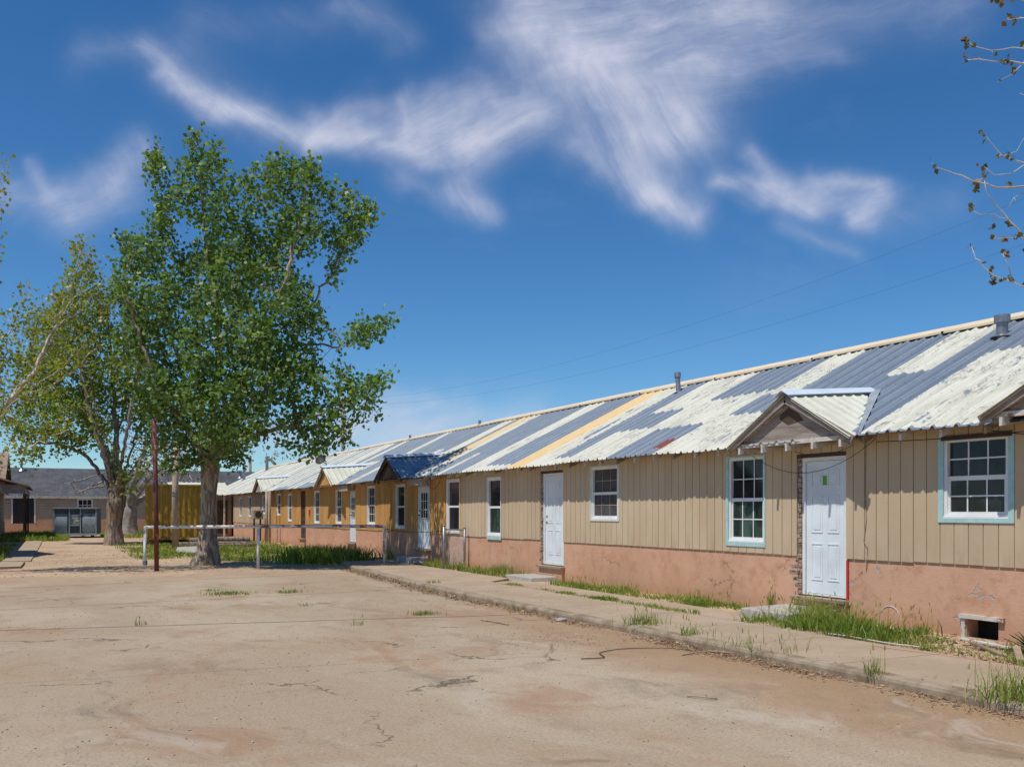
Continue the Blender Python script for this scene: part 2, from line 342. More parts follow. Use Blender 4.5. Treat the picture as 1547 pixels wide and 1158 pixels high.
def f_brick(N):
    p = N.pos(); X, Y, Z = N.sep(p); cx = N.new('ShaderNodeCombineXYZ'); N.put(cx.inputs[0], N.math('ADD', X, Y)); N.put(cx.inputs[1], Z)
    br = N.new('ShaderNodeTexBrick'); N.put(br.inputs['Vector'], cx.outputs[0]); br.inputs['Scale'].default_value = 1
    br.inputs['Brick Width'].default_value = .2; br.inputs['Row Height'].default_value = .075; br.inputs['Mortar Size'].default_value = .008
    N.put(br.inputs['Color1'], (.40,.29,.21)); N.put(br.inputs['Color2'], (.27,.18,.13)); N.put(br.inputs['Mortar'], (.40,.33,.26))
    c = N.mix(N.ramp(N.noise(p, 14, 4, .7), .52, .6), br.outputs[0], (.10,.07,.05))
    return dict(c=c, r=.95, n=N.bump(N.noise(p, 40, 4, .7), .7, .01), s=.1)
M['brick'] = material('rough exposed brick', f_brick)
def f_glass(N, tint, k):
    p = N.pos(); n = N.noise(N.scaled(p, 1, 1.6, .9), 1.8, 4, .6); c = N.mix(N.ramp(n, .4, .65), tint, tuple(x*k for x in tint))
    return dict(c=c, r=.05, s=.3, n=N.bump(N.noise(p, 2.5, 2, .5), .06, .02))
M['glass'] = material('dark window glass', lambda N: f_glass(N, (.012,.014,.016), 2.4))
M['glass_green'] = material('window glass over green blind', lambda N: f_glass(N, (.02,.035,.028), 3.2))
M['glass_red'] = material('window glass over brown curtain', lambda N: f_glass(N, (.03,.022,.025), 2.2))
M['screen'] = simple('grey insect screen', (.085,.08,.08), (.055,.05,.05), 4, .7, bump=0)
# --- plants
def f_bark(N, a, b, sc=1.0):
    p = N.pos(); q = N.scaled(p, 8*sc, 8*sc, 1.1*sc)
    n = N.noise(q, 1.5, 6, .68, .5); c = N.mix(N.ramp(n, .42, .58), b, a)
    big = N.noise(p, 1.4, 3, .5); c = N.mix(N.ramp(big, .5, .68, 0, .45), c, (.34,.19,.10))
    return dict(c=c, r=.93, n=N.bump(n, 1.0, .06), s=.15)
M['bark'] = material('furrowed cottonwood bark', lambda N: f_bark(N, (.50,.41,.31), (.20,.15,.11)))
M['bark_grey'] = material('grey bark', lambda N: f_bark(N, (.36,.30,.24), (.14,.11,.085)))
M['bark_pale'] = simple('pale smooth bark', (.66,.58,.45), (.36,.30,.23), 4, .85, bump=.4)
M['bark_bare'] = simple('bare grey twigs', (.34,.30,.26), (.20,.17,.145), 4, .9, bump=.4)
M['leaf'] = material('cottonwood leaves', attrc([(.046,.098,.020),(.085,.160,.034),(.125,.220,.052),(.175,.285,.085),(.26,.34,.17)], .45, .40))
M['leaf2'] = material('spring green leaves', attrc([(.10,.15,.02),(.15,.215,.03),(.20,.26,.04),(.26,.30,.055)], .45, .42))
M['leaf_yellow'] = material('olive young leaves', attrc([(.13,.175,.025),(.20,.245,.034),(.27,.28,.05),(.19,.255,.04)], .45, .4))
M['leaf_far'] = material('pale distant leaves', attrc([(.14,.17,.09),(.20,.23,.13),(.26,.28,.17)], .7, .2))
M['bud'] = material('opening leaf buds', attrc([(.055,.06,.02),(.10,.10,.03),(.17,.10,.035),(.30,.14,.05)], .5, .25))
M['grass'] = material('fresh weeds and grass', attrc([(.08,.15,.02),(.14,.22,.03),(.21,.285,.045),(.30,.32,.09),(.48,.42,.24)], .5, .4))
M['agave'] = material('blue green blades', attrc([(.02,.07,.03),(.035,.11,.045)], .4, .15))
M['straw'] = material('dry stalks', attrc([(.36,.28,.16),(.46,.37,.22),(.24,.2,.10)], .7, .2))
M['litter'] = material('dry leaf litter', attrc([(.10,.06,.035),(.24,.14,.075),(.36,.24,.14),(.46,.34,.21)], .9, .05))
M['stone'] = material('gravel', attrc([(.16,.11,.08),(.34,.26,.2),(.55,.5,.44)], .9, .0))
M['stick'] = simple('dry stick', (.38,.29,.2), (.24,.17,.11), 10, .9)
# --- other
M['whitepipe'] = simple('flaking white painted pipe', (.76,.74,.70), (.68,.65,.6), 6, .5, spots=((.22,.11,.075), 7, .60))
M['rustpipe'] = simple('flaking half rusted pipe', (.66,.62,.59), (.54,.47,.44), 6, .6, spots=((.24,.12,.10), 5, .53))
M['redpole'] = simple('dull red painted pole', (.16,.048,.042), (.11,.032,.03), 3, .6, spots=((.36,.14,.12), 4, .64))
M['post'] = simple('weathered round timber', (.42,.34,.25), (.27,.21,.15), 3, .9, bump=.6, stretch=(3,3,.6))
def f_cont(N):
    p = N.pos(); n = N.noise(N.scaled(p, 1, 1, .6), 1.6, 5, .7)
    c = N.mix(N.ramp(n, .35, .65), (.36,.235,.03), (.27,.17,.02)); X, Y, Z = N.sep(p)
    r = N.ramp(N.math('ADD', N.math('MULTIPLY', N.noise(p, 3.5, 5, .75), .9), N.ramp(Z, .75, .2, 0, .22)), .60, .68)
    c = N.mix(r, c, (.13,.055,.02)); return dict(c=c, r=.5, s=.4, n=N.bump(n, .2, .02))
M['contyellow'] = material('faded yellow container paint', f_cont)
M['rust'] = simple('rusty steel', (.17,.08,.04), (.09,.045,.03), 5, .8)
M['dumpblue'] = simple('grey blue dumpster paint', (.29,.35,.385), (.22,.27,.30), 2, .8, spots=((.07,.06,.055), 4, .66))
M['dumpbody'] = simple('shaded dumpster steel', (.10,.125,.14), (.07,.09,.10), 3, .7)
M['dumpdark'] = simple('dark steel', (.035,.04,.045), (.05,.05,.05), 4, .6)
M['signwhite'] = simple('worn white sticker', (.55,.56,.55), (.30,.33,.35), 14, .6, bump=0)
M['signyellow'] = simple('yellow sticker', (.62,.60,.10), (.55,.5,.08), 8, .6, bump=0)
M['slab'] = simple('broken concrete slab', (.42,.39,.35), (.32,.29,.25), 5, .9, bump=.6)
M['wing_wall'] = simple('pale shaded wall paint', (.42,.36,.29), (.36,.30,.24), 3, .8)
def f_lap(N):
    p = N.pos(); X, Y, Z = N.sep(p); k = N.math('FRACT', N.math('DIVIDE', Z, .2))
    c = N.mix(N.ramp(k, .10, .02), N.mix(N.ramp(N.noise(p, 1.2, 4, .6), .4, .65), (.46,.385,.29), (.40,.33,.245)), (.16,.125,.09))
    return dict(c=c, r=.8, s=.2)
M['lap'] = material('beige lap siding', f_lap)

# ================================================================= SETTING
def slab(name, pts, z0, z1, mat):
    b = MB(); n = len(pts)
    b.face([(x,y,z1) for x,y in pts]); 
    for i in range(n):
        x0,y0 = pts[i]; x1,y1 = pts[(i+1)%n]; b.face([(x0,y0,z0),(x1,y1,z0),(x1,y1,z1),(x0,y0,z1)])
    o = b.build(name, mat); tag(o, kind='structure'); return o
# dirt ground: one sheet to the horizon, finer and slightly uneven near the yard
xs = np.concatenate([[-3000,-800,-200,-80,-40], np.arange(-24, 30.1, .5), [45,90,220,800,3000]])
ys = np.concatenate([[-3000,-800,-200,-60], np.arange(-20, 90.1, .5), [120,200,400,1000,3000]])
GX, GY = np.meshgrid(xs, ys, indexing='ij'); nx_, ny_ = len(xs), len(ys)
h = (np.sin(GX*1.7+GY*.6)*.5+np.sin(GX*.43-GY*1.3+1)*.6+np.sin(GX*3.1+2.2*GY))*.012
h *= ((GY > 27.5) & (GY < 73) & (GX > -2.0) & (GX < 9.6)).astype(float)
V = np.stack([GX, GY, h-.012-.02*(GY < 27)], -1).reshape(-1, 3); idx = np.arange(nx_*ny_).reshape(nx_, ny_)
Fc = np.stack([idx[:-1,:-1], idx[1:,:-1], idx[1:,1:], idx[:-1,1:]], -1).reshape(-1, 4)
tag(npmesh('ground', V, Fc, M['dirt'], smooth=True, loc=(0,0,0)), kind='structure')
random.seed(3)
edge = [(-60,25.2),(-20,25.6)] ; ctrl = [(-20,25.6),(-8,26.2),(-1.1,25.9),(1.5,25.2),(3.1,24.9),(4.0,26.3),(4.7,27.0),(5.3,26.3),(6.4,26.1),(7.5,26.0)]
for (x0,y0),(x1,y1) in zip(ctrl, ctrl[1:]):
    n = max(2, int((x1-x0)/.35))
    for i in range(1, n+1): edge.append((x0+(x1-x0)*i/n, y0+(y1-y0)*i/n+(random.uniform(-.12,.12) if i < n else 0)))
KX = [(6.90,-20),(6.90,14),(6.92,17),(7.12,20),(7.36,23),(7.55,25.6)]       # kerb line
lotpts = [(-60,-20)] + [(x+.08,y) for x,y in KX[:-1]] + [(7.60,26.0)] + edge[::-1]
slab('concrete_lot', lotpts, -.05, 0, M['lot'])
# kerb: rounded step, real height
b = MB(); prof = [(0,-.03),(.0,.06),(.012,.088),(.035,.1),(.16,.104),(.16,-.03)]
fine = []
for (x0,y0),(x1,y1) in zip(KX, KX[1:]):
    n = max(1, int((y1-y0)/.35)); fine += [(x0+(x1-x0)*i/n, y0+(y1-y0)*i/n) for i in range(n)]
fine.append(KX[-1]); base = 0
for x, y in fine:
    jx, jz = random.uniform(-.008,.008), random.uniform(-.006,.004)
    for dx, dz in prof: b.v.append((x+dx+jx, y, dz+(jz if dz > .05 else 0)))
k = len(prof)
for i in range(len(fine)-1):
    for j in range(k-1): b.f.append((i*k+j, i*k+j+1, (i+1)*k+j+1, (i+1)*k+j)); b.m.append(0)
e0 = (len(fine)-1)*k; b.f.append(tuple(e0+j for j in range(k))); b.m.append(0)
tag(b.build('kerb', M['kerb'], smooth=False), kind='structure')
slab('sidewalk', [(x+.158,y) for x,y in KX]+[(8.0,27.6),(9.35,27.8),(9.35,18.9),(8.56,18.2),(8.52,-20)], -.05, .098, M['walk'])
slab('wall_walk', [(8.60,8.55),(9.30,8.4),(9.36,13),(9.38,18.4),(8.64,18.1)], -.05, .092, M['walk'])
slab('soil_strip', [(8.5,-20),(10.2,-20),(10.2,60),(9.34,60),(9.34,28),(9.34,18.4),(8.5,18.2)], -.05, .068, M['dirt'])
slab('garden_path', [(-1.35,33.9),(-.55,33.7),(-.42,47),(-.30,66),(-.98,66),(-1.25,47)], -.03, .03, M['walk'])
slab('path_slab', [(-1.5,29.9),(-.75,30.1),(-.7,32.9),(-1.6,33.1)], -.03, .045, M['walk'])

# ================================================================= PLANT BUILDERS
def blades(base, H, W, lean=.35, curl=.3, seed=0, seedhead=0):
    r = np.random.default_rng(seed); n = len(base); H = H*r.uniform(.55,1.15,n); W = W*r.uniform(.7,1.3,n)
    a = r.uniform(0,2*np.pi,n); d = np.stack([np.cos(a), np.sin(a), 0*a], 1); a2 = r.uniform(0,2*np.pi,n)
    sdir = np.stack([np.cos(a2), np.sin(a2), 0*a2], 1); l = np.abs(r.normal(0,lean,n)); up = np.array([0,0,1.])
    p1 = base + (up*.5 + d*(l*.35)[:,None])*H[:,None]; p2 = base + (up*(1-l*.3)[:,None] + d*(l+curl*l)[:,None])*H[:,None]
    w = sdir*(W/2)[:,None]
    V = np.stack([base-w, base+w, p1+w*.9, p1-w*.9, p2+w*.12, p2-w*.12], 1).reshape(-1,3)
    o = np.arange(n)[:,None]*6
    F = np.concatenate([o+np.array([0,1,2,3]), o+np.array([3,2,4,5])], 0)
    return V, F, np.repeat(r.uniform(0,.8,n)*np.where(r.random(n) < .08, 1.25, 1), 6)
def patch(name, poly_fn, n, h, w, label, cat='grass', z=0, seed=0, mat='grass', clump=.35, kind='stuff', lean=.35, heads=0):
    r = np.random.default_rng(seed); pts = poly_fn(r, n); nn = len(pts)
    B = np.concatenate([pts, np.full((nn,1), z)], 1)
    hf = .62+.45*np.sin(B[:,0]*3.7+1.3*np.sin(B[:,1]*2.1+seed))*np.sin(B[:,1]*2.9+seed*1.7)+.35*(r.random(nn) < .10)
    V, F, a = blades(B, h*np.clip(hf,.25,1.5), np.full(nn, w), lean*1.35, .45, seed)
    a = np.clip(a+np.repeat(np.sin(B[:,0]*2.1+B[:,1]*1.3)*.12, 6), 0, 1)
    if heads:
        Bh = B[r.integers(0,nn,heads)]; V2, F2, a2 = blades(Bh, np.full(heads, h*1.5), np.full(heads, .007), .35, .3, seed+1)
        tips = V2.reshape(-1,6,3)[:,4]; V3, F3, a3 = blades(tips-np.array([0,0,.03]), np.full(heads, .075), np.full(heads, .018), .3, .3, seed+2)
        F2 = F2+len(V); F3 = F3+len(V)+len(V2); V = np.concatenate([V,V2,V3]); F = np.concatenate([F,F2,F3]); a = np.concatenate([a,a2*.3+.5,a3*.3+.55])
    o = npmesh(name, V, F, M[mat], attrs={'rnd': a}); tag(o, label, cat, kind=kind); return o
def rect(x0, x1, y0, y1, clumps=0, sig=.25):
    def fn(r, n):
        if not clumps: return np.stack([r.uniform(x0,x1,n), r.uniform(y0,y1,n)], 1)
        c = np.stack([r.uniform(x0,x1,clumps), r.uniform(y0,y1,clumps)], 1); sz = r.uniform(.4,1.5,clumps)
        w = sz**2/np.sum(sz**2); k = r.choice(clumps, n, p=w); q = c[k]+r.normal(0,1,(n,2))*sig*sz[k][:,None]
        q = q[(q[:,0] > x0-.05) & (q[:,0] < x1+.02) & (q[:,1] > y0-.1) & (q[:,1] < y1+.1)]
        return q
    return fn
def resample(pts, step):
    out = [Vector(pts[0])]
    for a, b_ in zip(pts, pts[1:]):
        a, b_ = Vector(a), Vector(b_); n = max(1, round((b_-a).length/step))
        for i in range(1, n+1): out.append(a.lerp(b_, i/n))
    return out
def smooth_line(pts, step):
    P = [Vector(p) for p in pts]; P = [P[0]*2-P[1]]+P+[P[-1]*2-P[-2]]; out = []
    for i in range(1, len(P)-2):
        n = max(1, round((P[i+1]-P[i]).length/step))
        for k in range(n):
            t = k/n; a, b_, c, d = P[i-1], P[i], P[i+1], P[i+2]
            out.append(.5*((2*b_)+(c-a)*t+(2*a-5*b_+4*c-d)*t*t+(-a+3*b_-3*c+d)*t**3))
    out.append(P[-2]); return out
STATS = []
def grow_tree(trunk, limbs, attract, step=.33, reach=2.6, kill=.5, iters=90, seed=1):
    """space colonisation: trunk and limb polylines, then twigs towards the attraction points"""
    r = np.random.default_rng(seed); P = []; par = []
    def chain(pts, start):
        prev = start
        for p in pts:
            P.append(np.array(p)); par.append(prev); prev = len(P)-1
        return prev
    tr = smooth_line(trunk, step); chain(tr, -1); ntr = len(P)
    for lb in limbs:
        s0 = Vector(lb[0]); A = np.array(P); j = int(np.argmin(((A-np.array(s0))**2).sum(1)))
        pts = smooth_line([Vector(P[j])]+[Vector(q) for q in lb[1:]], step)[1:]
        pts = [p+Vector(r.normal(0,.035,3)) for p in pts]; chain(pts, j)
    A = np.array(attract); N = np.array(P); near = np.zeros(len(A), int); nd = np.full(len(A), 1e9)
    def upd(start):
        Nn = np.array(P[start:]);
        for i in range(0, len(Nn), 400):
            D = np.linalg.norm(A[:,None]-Nn[None,i:i+400], axis=2); k = D.argmin(1); d = D[np.arange(len(A)), k]
            m = d < nd; nd[m] = d[m]; near[m] = start+i+k[m]
    upd(0); alive = nd > kill
    for it in range(iters):
        act = alive & (nd < reach*(3 if it < 3 else 1))
        if not act.any(): break
        ids = near[act]; vec = A[act]-np.array(P)[ids]; vec /= np.linalg.norm(vec, axis=1)[:,None]
        uniq, inv = np.unique(ids, return_inverse=True); acc = np.zeros((len(uniq),3)); np.add.at(acc, inv, vec)
        acc += r.normal(0,.12,acc.shape)+np.array([0,0,.12]); acc /= np.linalg.norm(acc, axis=1)[:,None]
        st = len(P); Pn = np.array(P)
        for u, d in zip(uniq, acc):
            P.append(Pn[u]+d*step); par.append(int(u))
        upd(st); alive &= nd > kill
        if len(P) > 15000: break
    return np.array(P), np.array(par), ntr
def wood(P, par, rt, ntr, trunk_r, tip=.008, ex=2.15, lo=0):
    n = len(P); R = np.zeros(n); ch = [[] for _ in range(n)]
    for i in range(n):
        if par[i] >= 0: ch[par[i]].append(i)
    acc = np.zeros(n)
    for i in range(n-1, -1, -1):
        a = max(acc[i], tip**ex); R[i] = a**(1/ex)
        if par[i] >= 0: acc[par[i]] += a
    top = R[ntr-1]; sc = min(7.0, trunk_r[-1]/top); w = np.clip((R-tip)/(top-tip), 0, 1); R = R*(1+(sc-1)*w)
    t = np.linspace(0, len(trunk_r)-1, ntr); R[:ntr] = np.interp(t, range(len(trunk_r)), trunk_r)
    b = MB(); seen = set()
    order = [0]+[i for i in range(n) if par[i] >= 0]
    big = {i: (max(ch[i], key=lambda c: R[c]) if ch[i] else -1) for i in range(n)}
    big.update({i: i+1 for i in range(ntr-1)})
    starts = [0]+[c for i in range(n) for c in ch[i] if c != big[i]]
    for s0 in starts:
        line = [s0]; 
        while big[line[-1]] >= 0: line.append(big[line[-1]])
        pts = [P[i] for i in line]; rr = [R[i] for i in line]
        if s0 != 0: pts = [P[par[s0]]]+pts; rp = R[par[s0]]; rr = [min(rp, rr[0]*1.15)]+rr
        if s0 != 0 and rr[1] > .05:
            for k_, fk in enumerate((.80,.66,.50,.36,.22,.10)):
                if k_ < len(rr): rr[k_] = max(rr[k_], rr[k_]*(1-fk)+rp*.82*fk)
        if len(pts) < 2: continue
        b.tube(pts, rr, 28 if s0 == 0 else (10 if rr[0] > .09 else 7 if rr[0] > .05 else 4 if rr[0] > .02 else 3), cap=False, flute=.13 if s0 == 0 else .08 if rr[0] > .09 else 0)
    return b, R, ch
def leafcloud(P, R, thr, per, size, spread, seed, keep=None, droop=.15):
    r = np.random.default_rng(seed); ids = np.where(R < thr)[0]
    q_ = P[ids]; bare = np.sin(q_[:,0]*1.9+seed)*np.sin(q_[:,1]*1.7+2)*np.sin(q_[:,2]*1.5+.7*seed) > .52; ids = ids[~bare | (r.random(len(ids)) < .12)]
    if keep is not None: ids = ids[keep(P[ids], r)]
    cnt = r.poisson(per*r.uniform(.35,1.65,len(ids)), len(ids)); c = np.repeat(P[ids], cnt, 0); n = len(c)
    c = c+r.normal(0,spread,(n,3)); s = size*r.uniform(.6,1.3,n)
    nv = r.normal(0,1,(n,3)); nv[:,2] = np.abs(nv[:,2])*.8+.15; nv /= np.linalg.norm(nv, axis=1)[:,None]
    t = np.cross(nv, r.normal(0,1,(n,3))); t[:,2] -= droop; t -= nv*(t*nv).sum(1)[:,None]; t /= np.linalg.norm(t, axis=1)[:,None]
    u = np.cross(nv, t); a = s[:,None]
    V = np.stack([c-t*a*.5, c+u*a*.46-t*a*.05, c+t*a*.6, c-u*a*.46-t*a*.05+nv*a*.12], 1).reshape(-1,3)
    F = np.arange(n*4).reshape(n,4); tone = np.repeat(r.uniform(-.22,.22,len(ids)), cnt)
    return V, F, np.repeat(np.clip(r.beta(2,2.6,n)+tone, 0, 1), 4)
def blobs(lst, Z, per_m3=6, seed=5, depth=1.0, lean=0):
    r = np.random.default_rng(seed); out = []
    for x, y, rx, ry, dz in lst:
        k = F_/Z; ax, ay = rx/k, ry/k; ad = min(max(ax*1.0, .8), 2.2)*depth
        n = max(8, int(per_m3*4.19*ax*ay*ad))
        q = r.normal(0,1,(n,3)); q /= np.linalg.norm(q, axis=1)[:,None]; q *= (r.uniform(.15,1,n)**.45)[:,None]
        for v in q: out.append(at(x+v[0]*rx, y+v[1]*ry, Z+dz+lean+v[2]*ad))
    return np.array([tuple(p) for p in out])
def tree(name, base, label, cat, trunk_px, limbs_px, blob, Z, trunk_r, leafmat, bark, per, lsize, thr=.03, spread=.16, seed=1, per_m3=6, step=.33, kill=.5, reach=2.6, tip=.008, keep=None, group=None, depth=1.0, lean=0):
    root = empty(name, base, label, cat, group)
    tr = [at(x, y, Z) for x, y in trunk_px]; lim = []
    for L in limbs_px: lim.append([at(p[0], p[1], Z+((p[2]+lean*min(1,k_/3)) if len(p) > 2 else 0)) for k_, p in enumerate(L)])
    A = blobs(blob, Z, per_m3, seed, depth, lean)
    P, par, ntr = grow_tree(tr, lim, A, step, reach, kill, seed=seed)
    b, R, ch = wood(P, par, None, ntr, trunk_r, tip)
    STATS.append((name, len(A), len(P), int((R < thr).sum())))
    b.build('trunk', M[bark], root, smooth=True)
    if per > 0:
        V, F, a = leafcloud(P, R, thr, per, lsize, spread, seed+3, keep); npmesh('crown', V, F, M[leafmat], root, {'rnd': a})
    return root, P, R

# ================================================================= LONG BUILDING
XF, XR, ZE, ZR, Y0, Y1 = 9.82, 13.97, 2.66, 4.735, -4.0, 68.0
def zr(X): return ZE+.5*(X-XF)
B = empty('barracks_building', (12.5, 30, 0), 'long low tan and pink plastered building under a patchy cream and bare metal roof', 'building')
WIN = [  # y0,y1,z0,z1, style
 (7.11,8.15,1.48,2.56,'aqua_wide'), (11.34,12.29,1.05,2.53,'aqua'), (15.55,16.66,1.42,2.56,'green'), (20.94,21.78,.99,2.50,'aqua_bottom'),
 (23.56,24.51,1.0,2.53,'plain'), (27.97,28.85,1.06,2.50,'plain'), (30.99,31.89,1.14,2.52,'grid'), (35.12,35.95,1.12,2.48,'grid'),
 (38.42,39.31,1.10,2.50,'grid'), (43.42,44.20,1.14,2.47,'plain'), (45.72,46.61,1.40,2.51,'plain'), (49.38,50.14,1.45,2.47,'grid'),
 (53.22,53.95,1.30,2.50,'plain'), (56.02,56.76,1.30,2.46,'plain'), (2.2,3.3,1.48,2.56,'aqua_wide')]
DOOR = [(9.68,10.66,.30,2.48,'sticker'), (17.81,18.86,.34,2.54,'six'), (25.85,26.88,.42,2.46,'lite'), (33.35,34.15,.40,2.42,'lite'), (40.87,41.71,.36,2.52,'dark')]
VENT = (7.33,7.76,.03,.29)
def columns(y0, y1, z0, z1, holes):
    cuts = sorted({y0, y1}|{min(max(h[0],y0),y1) for h in holes}|{min(max(h[1],y0),y1) for h in holes})
    for a, b_ in zip(cuts, cuts[1:]):
        if b_-a < 1e-4: continue
        segs = [(z0, z1)]
        for h in holes:
            if h[0] < (a+b_)/2 < h[1]:
                ns = []
                for s0, s1 in segs:
                    if h[2] > s0: ns.append((s0, min(s1, h[2])))
                    if h[3] < s1: ns.append((max(s0, h[3]), s1))
                segs = [q for q in ns if q[1]-q[0] > .003]
        for s0, s1 in segs: yield a, b_, s0, s1
HOLES = [w[:4] for w in WIN]+[d[:4] for d in DOOR]
# plaster base (front face a little behind the siding), with vent hole and door openings
pl = MB()
for a, b_, s0, s1 in columns(Y0, 59.0, -.05, .985, HOLES+[VENT]): pl.box(10.168, 10.40, a, b_, s0, s1)
pl.build('plaster_base', M['plaster'], B)
# grooved plywood siding
GR = .2032
def siding(y0, y1, mat, label):
    b = MB(); random.seed(int(y0*10))
    for a, b_, s0, s1 in columns(y0, y1, .955, 2.80, HOLES):
        b.box(10.163, 10.23, a, b_, s0+.004, s1)              # groove bottom
        g = math.floor(a/GR)*GR
        while g < b_:
            q0, q1 = max(a, g+.006), min(b_, g+GR-.006)
            if q1-q0 > .004:
                pan = int(math.floor(g/1.2192)); random.seed(pan); dz = random.uniform(-.014,.012) if s0 < .96 else 0
                dx = random.uniform(-.002,.003)
                b.box(10.147+dx, 10.163, q0, q1, s0+dz, s1)
            g += GR
    o = b.build('siding', mat, B); o['label'] = label
siding(Y0, 23.45, M['tan'], 'tan painted grooved siding near the camera')
siding(23.45, 48.1, M['osb'], 'bare orange sheathing in the middle stretch')
siding(48.1, 59.0, M['tan'], 'tan siding at the far end')
core = MB(); core.box(10.41, 17.6, Y0+.02, Y1-.02, -.05, 2.80); core.build('inner_wall', M['darkwood'], B)
eg = MB()
eg.face([(10.30,Y1,-.05),(17.65,Y1,-.05),(17.65,Y1,2.85),(13.97,Y1,4.68),(10.30,Y1,2.85)]); eg.face([(10.30,Y0,-.05),(10.30,Y0,2.85),(13.97,Y0,4.68),(17.65,Y0,2.85),(17.65,Y0,-.05)])
eg.box(17.6,17.65,Y0,Y1,-.05,2.85); eg.build('end_wall', M['tan'], B)

# ribbed roof sheet, painted in bands
W = [ # cream paint: y0,y1,s0,s1
 (4.6,9.12,.0,.63),(-4,3.9,.0,.8),(9.86,10.74,.545,1.02),(12.66,13.46,.535,1.02),(11.6,13.9,-.02,.34),(13.46,15.45,.29,.60),(13.55,13.9,-.02,.6),
 (15.45,17.3,.55,1.02),(15.5,17.7,-.02,.33),(17.6,18.15,-.02,.07),(18.12,19.04,-.02,1.02),(15.5,16.0,.3,.6),(21.68,22.72,-.02,1.02),(20.0,21.7,-.02,.05),(25.46,26.06,-.02,1.02),
 (27.25,28.1,-.02,1.02),(32.45,33.3,-.02,1.02),(35.0,36.2,-.02,.45),(37.2,38.1,-.02,1.02),(39.0,40.6,.1,1.02),(41.0,42.9,-.02,1.02),(43.4,45.4,.05,1.02),(45.8,49.0,-.02,1.02),
 (49.5,53.0,-.02,1.02),(53.4,57.0,-.02,1.02),(57.5,68.1,-.02,1.02),(28.9,29.5,-.02,.5),(24.2,24.5,-.02,.3)]
CUT = [(38.45,38.7,-.02,1.02),(39.9,40.15,-.02,.8),(41.7,41.95,-.02,1.02),(44.2,44.45,-.02,1.02),(46.6,46.9,.1,1.02),(48.0,48.2,-.02,1.02),(50.6,50.95,-.02,1.02),(51.9,52.1,-.02,.9),(54.3,54.7,-.02,1.02),(56.0,56.2,-.02,1.02),(59.2,59.6,-.02,1.02),(62.0,62.5,-.02,1.02),(65.0,65.4,-.02,1.02),(18.45,18.6,.3,.55),(6.75,7.35,-.02,.09),(13.55,15.4,.615,.955),(12.44,13.58,.345,.545),(13.95,15.4,-.02,.285),(17.3,18.08,.06,.92)]
YE = [(19.06,19.96,-.02,1.02),(26.14,26.72,.28,1.02)]
RE = [(13.92,14.26,.045,.135)]
def cover(Yv, Sv, rects, soft=.09):
    out = np.zeros_like(Yv)
    for a, b_, s0, s1 in rects:
        dx = np.maximum(a-Yv, Yv-b_); dy = np.maximum(s0-Sv, Sv-s1)*4.64
        out = np.maximum(out, np.clip(.5-np.maximum(dx*1.6, dy)/soft*.5, 0, 1))
    return out
RIB = .34
yy = []; hh = []; shade_dirt = []
y = Y0-.25
while y < Y1+.25:
    for dy, hz in ((0,0),(.095,0),(.11,.018),(.135,.018),(.15,0),(.262,0),(.285,.036),(.315,.036)): yy.append(y+dy); hh.append(hz); shade_dirt.append({.095:.8,.15:.55,.262:1,.285:.35}.get(dy, 0))  # rib sides darkened by colour so the relief of the ribs shows
    y += RIB
yy = np.array(yy); hh = np.array(hh); ns = 64; ss = np.linspace(-.012, 1, ns)
Yg, Sg = np.meshgrid(yy, ss, indexing='ij'); Hg = np.repeat(hh[:,None], ns, 1)
wav = .008*np.sin(Yg*.9+Sg*3)+.006*np.sin(Yg*2.3+1.2)*(1-Sg)
sheet = np.floor(Yg/1.02); rs = np.sin(sheet*12.9898)*43758.5453; rs -= np.floor(rs)
Xg = XF+Sg*(XR-XF)-(rs-.5)*.03*(Sg < .0); Zg = ZE+.5*(XF+Sg*(XR-XF)-XF)+Hg+wav+(rs-.5)*.006
V = np.stack([Xg,Yg,Zg],-1).reshape(-1,3); idx = np.arange(V.shape[0]).reshape(Yg.shape)
Fc = np.stack([idx[:-1,:-1], idx[:-1,1:], idx[1:,1:], idx[1:,:-1]], -1).reshape(-1,4)
pa = cover(Yg,Sg,W); pa = np.minimum(pa, 1-cover(Yg,Sg,CUT))
roofo = npmesh('roof', V, Fc, M['roof'], B, {'dirt': np.repeat(np.array(shade_dirt)[:,None], ns, 1).ravel(), 'paint': pa.ravel(), 'yellow': cover(Yg,Sg,YE,.05).ravel(), 'red': cover(Yg,Sg,RE).ravel()})
roofo['label'] = 'ribbed sheet metal roof in cream, yellow and bare blue grey bands'
rd = MB()   # boarded deck under the sheets, and the far slope
rd.hexa([(9.87,Y0-.2,zr(9.87)-.045),(XR,Y0-.2,zr(XR)-.045),(XR,Y1+.2,zr(XR)-.045),(9.87,Y1+.2,zr(9.87)-.045),(9.87,Y0-.2,zr(9.87)-.02),(XR,Y0-.2,zr(XR)-.02),(XR,Y1+.2,zr(XR)-.02),(9.87,Y1+.2,zr(9.87)-.02)])
rd.build('roof_deck', M['woodraw'], B)
rb = MB(); rb.hexa([(XR+.005,Y0-.25,ZR-.06),(18.1,Y0-.25,ZE-.06),(18.1,Y1+.25,ZE-.06),(XR+.005,Y1+.25,ZR-.06),(XR+.005,Y0-.25,ZR-.01),(18.1,Y0-.25,ZE),(18.1,Y1+.25,ZE),(XR+.005,Y1+.25,ZR-.01)])
rb.build('rear_roof', M['cream_metal'], B)
rc = MB(); y = Y0-.3; random.seed(5)
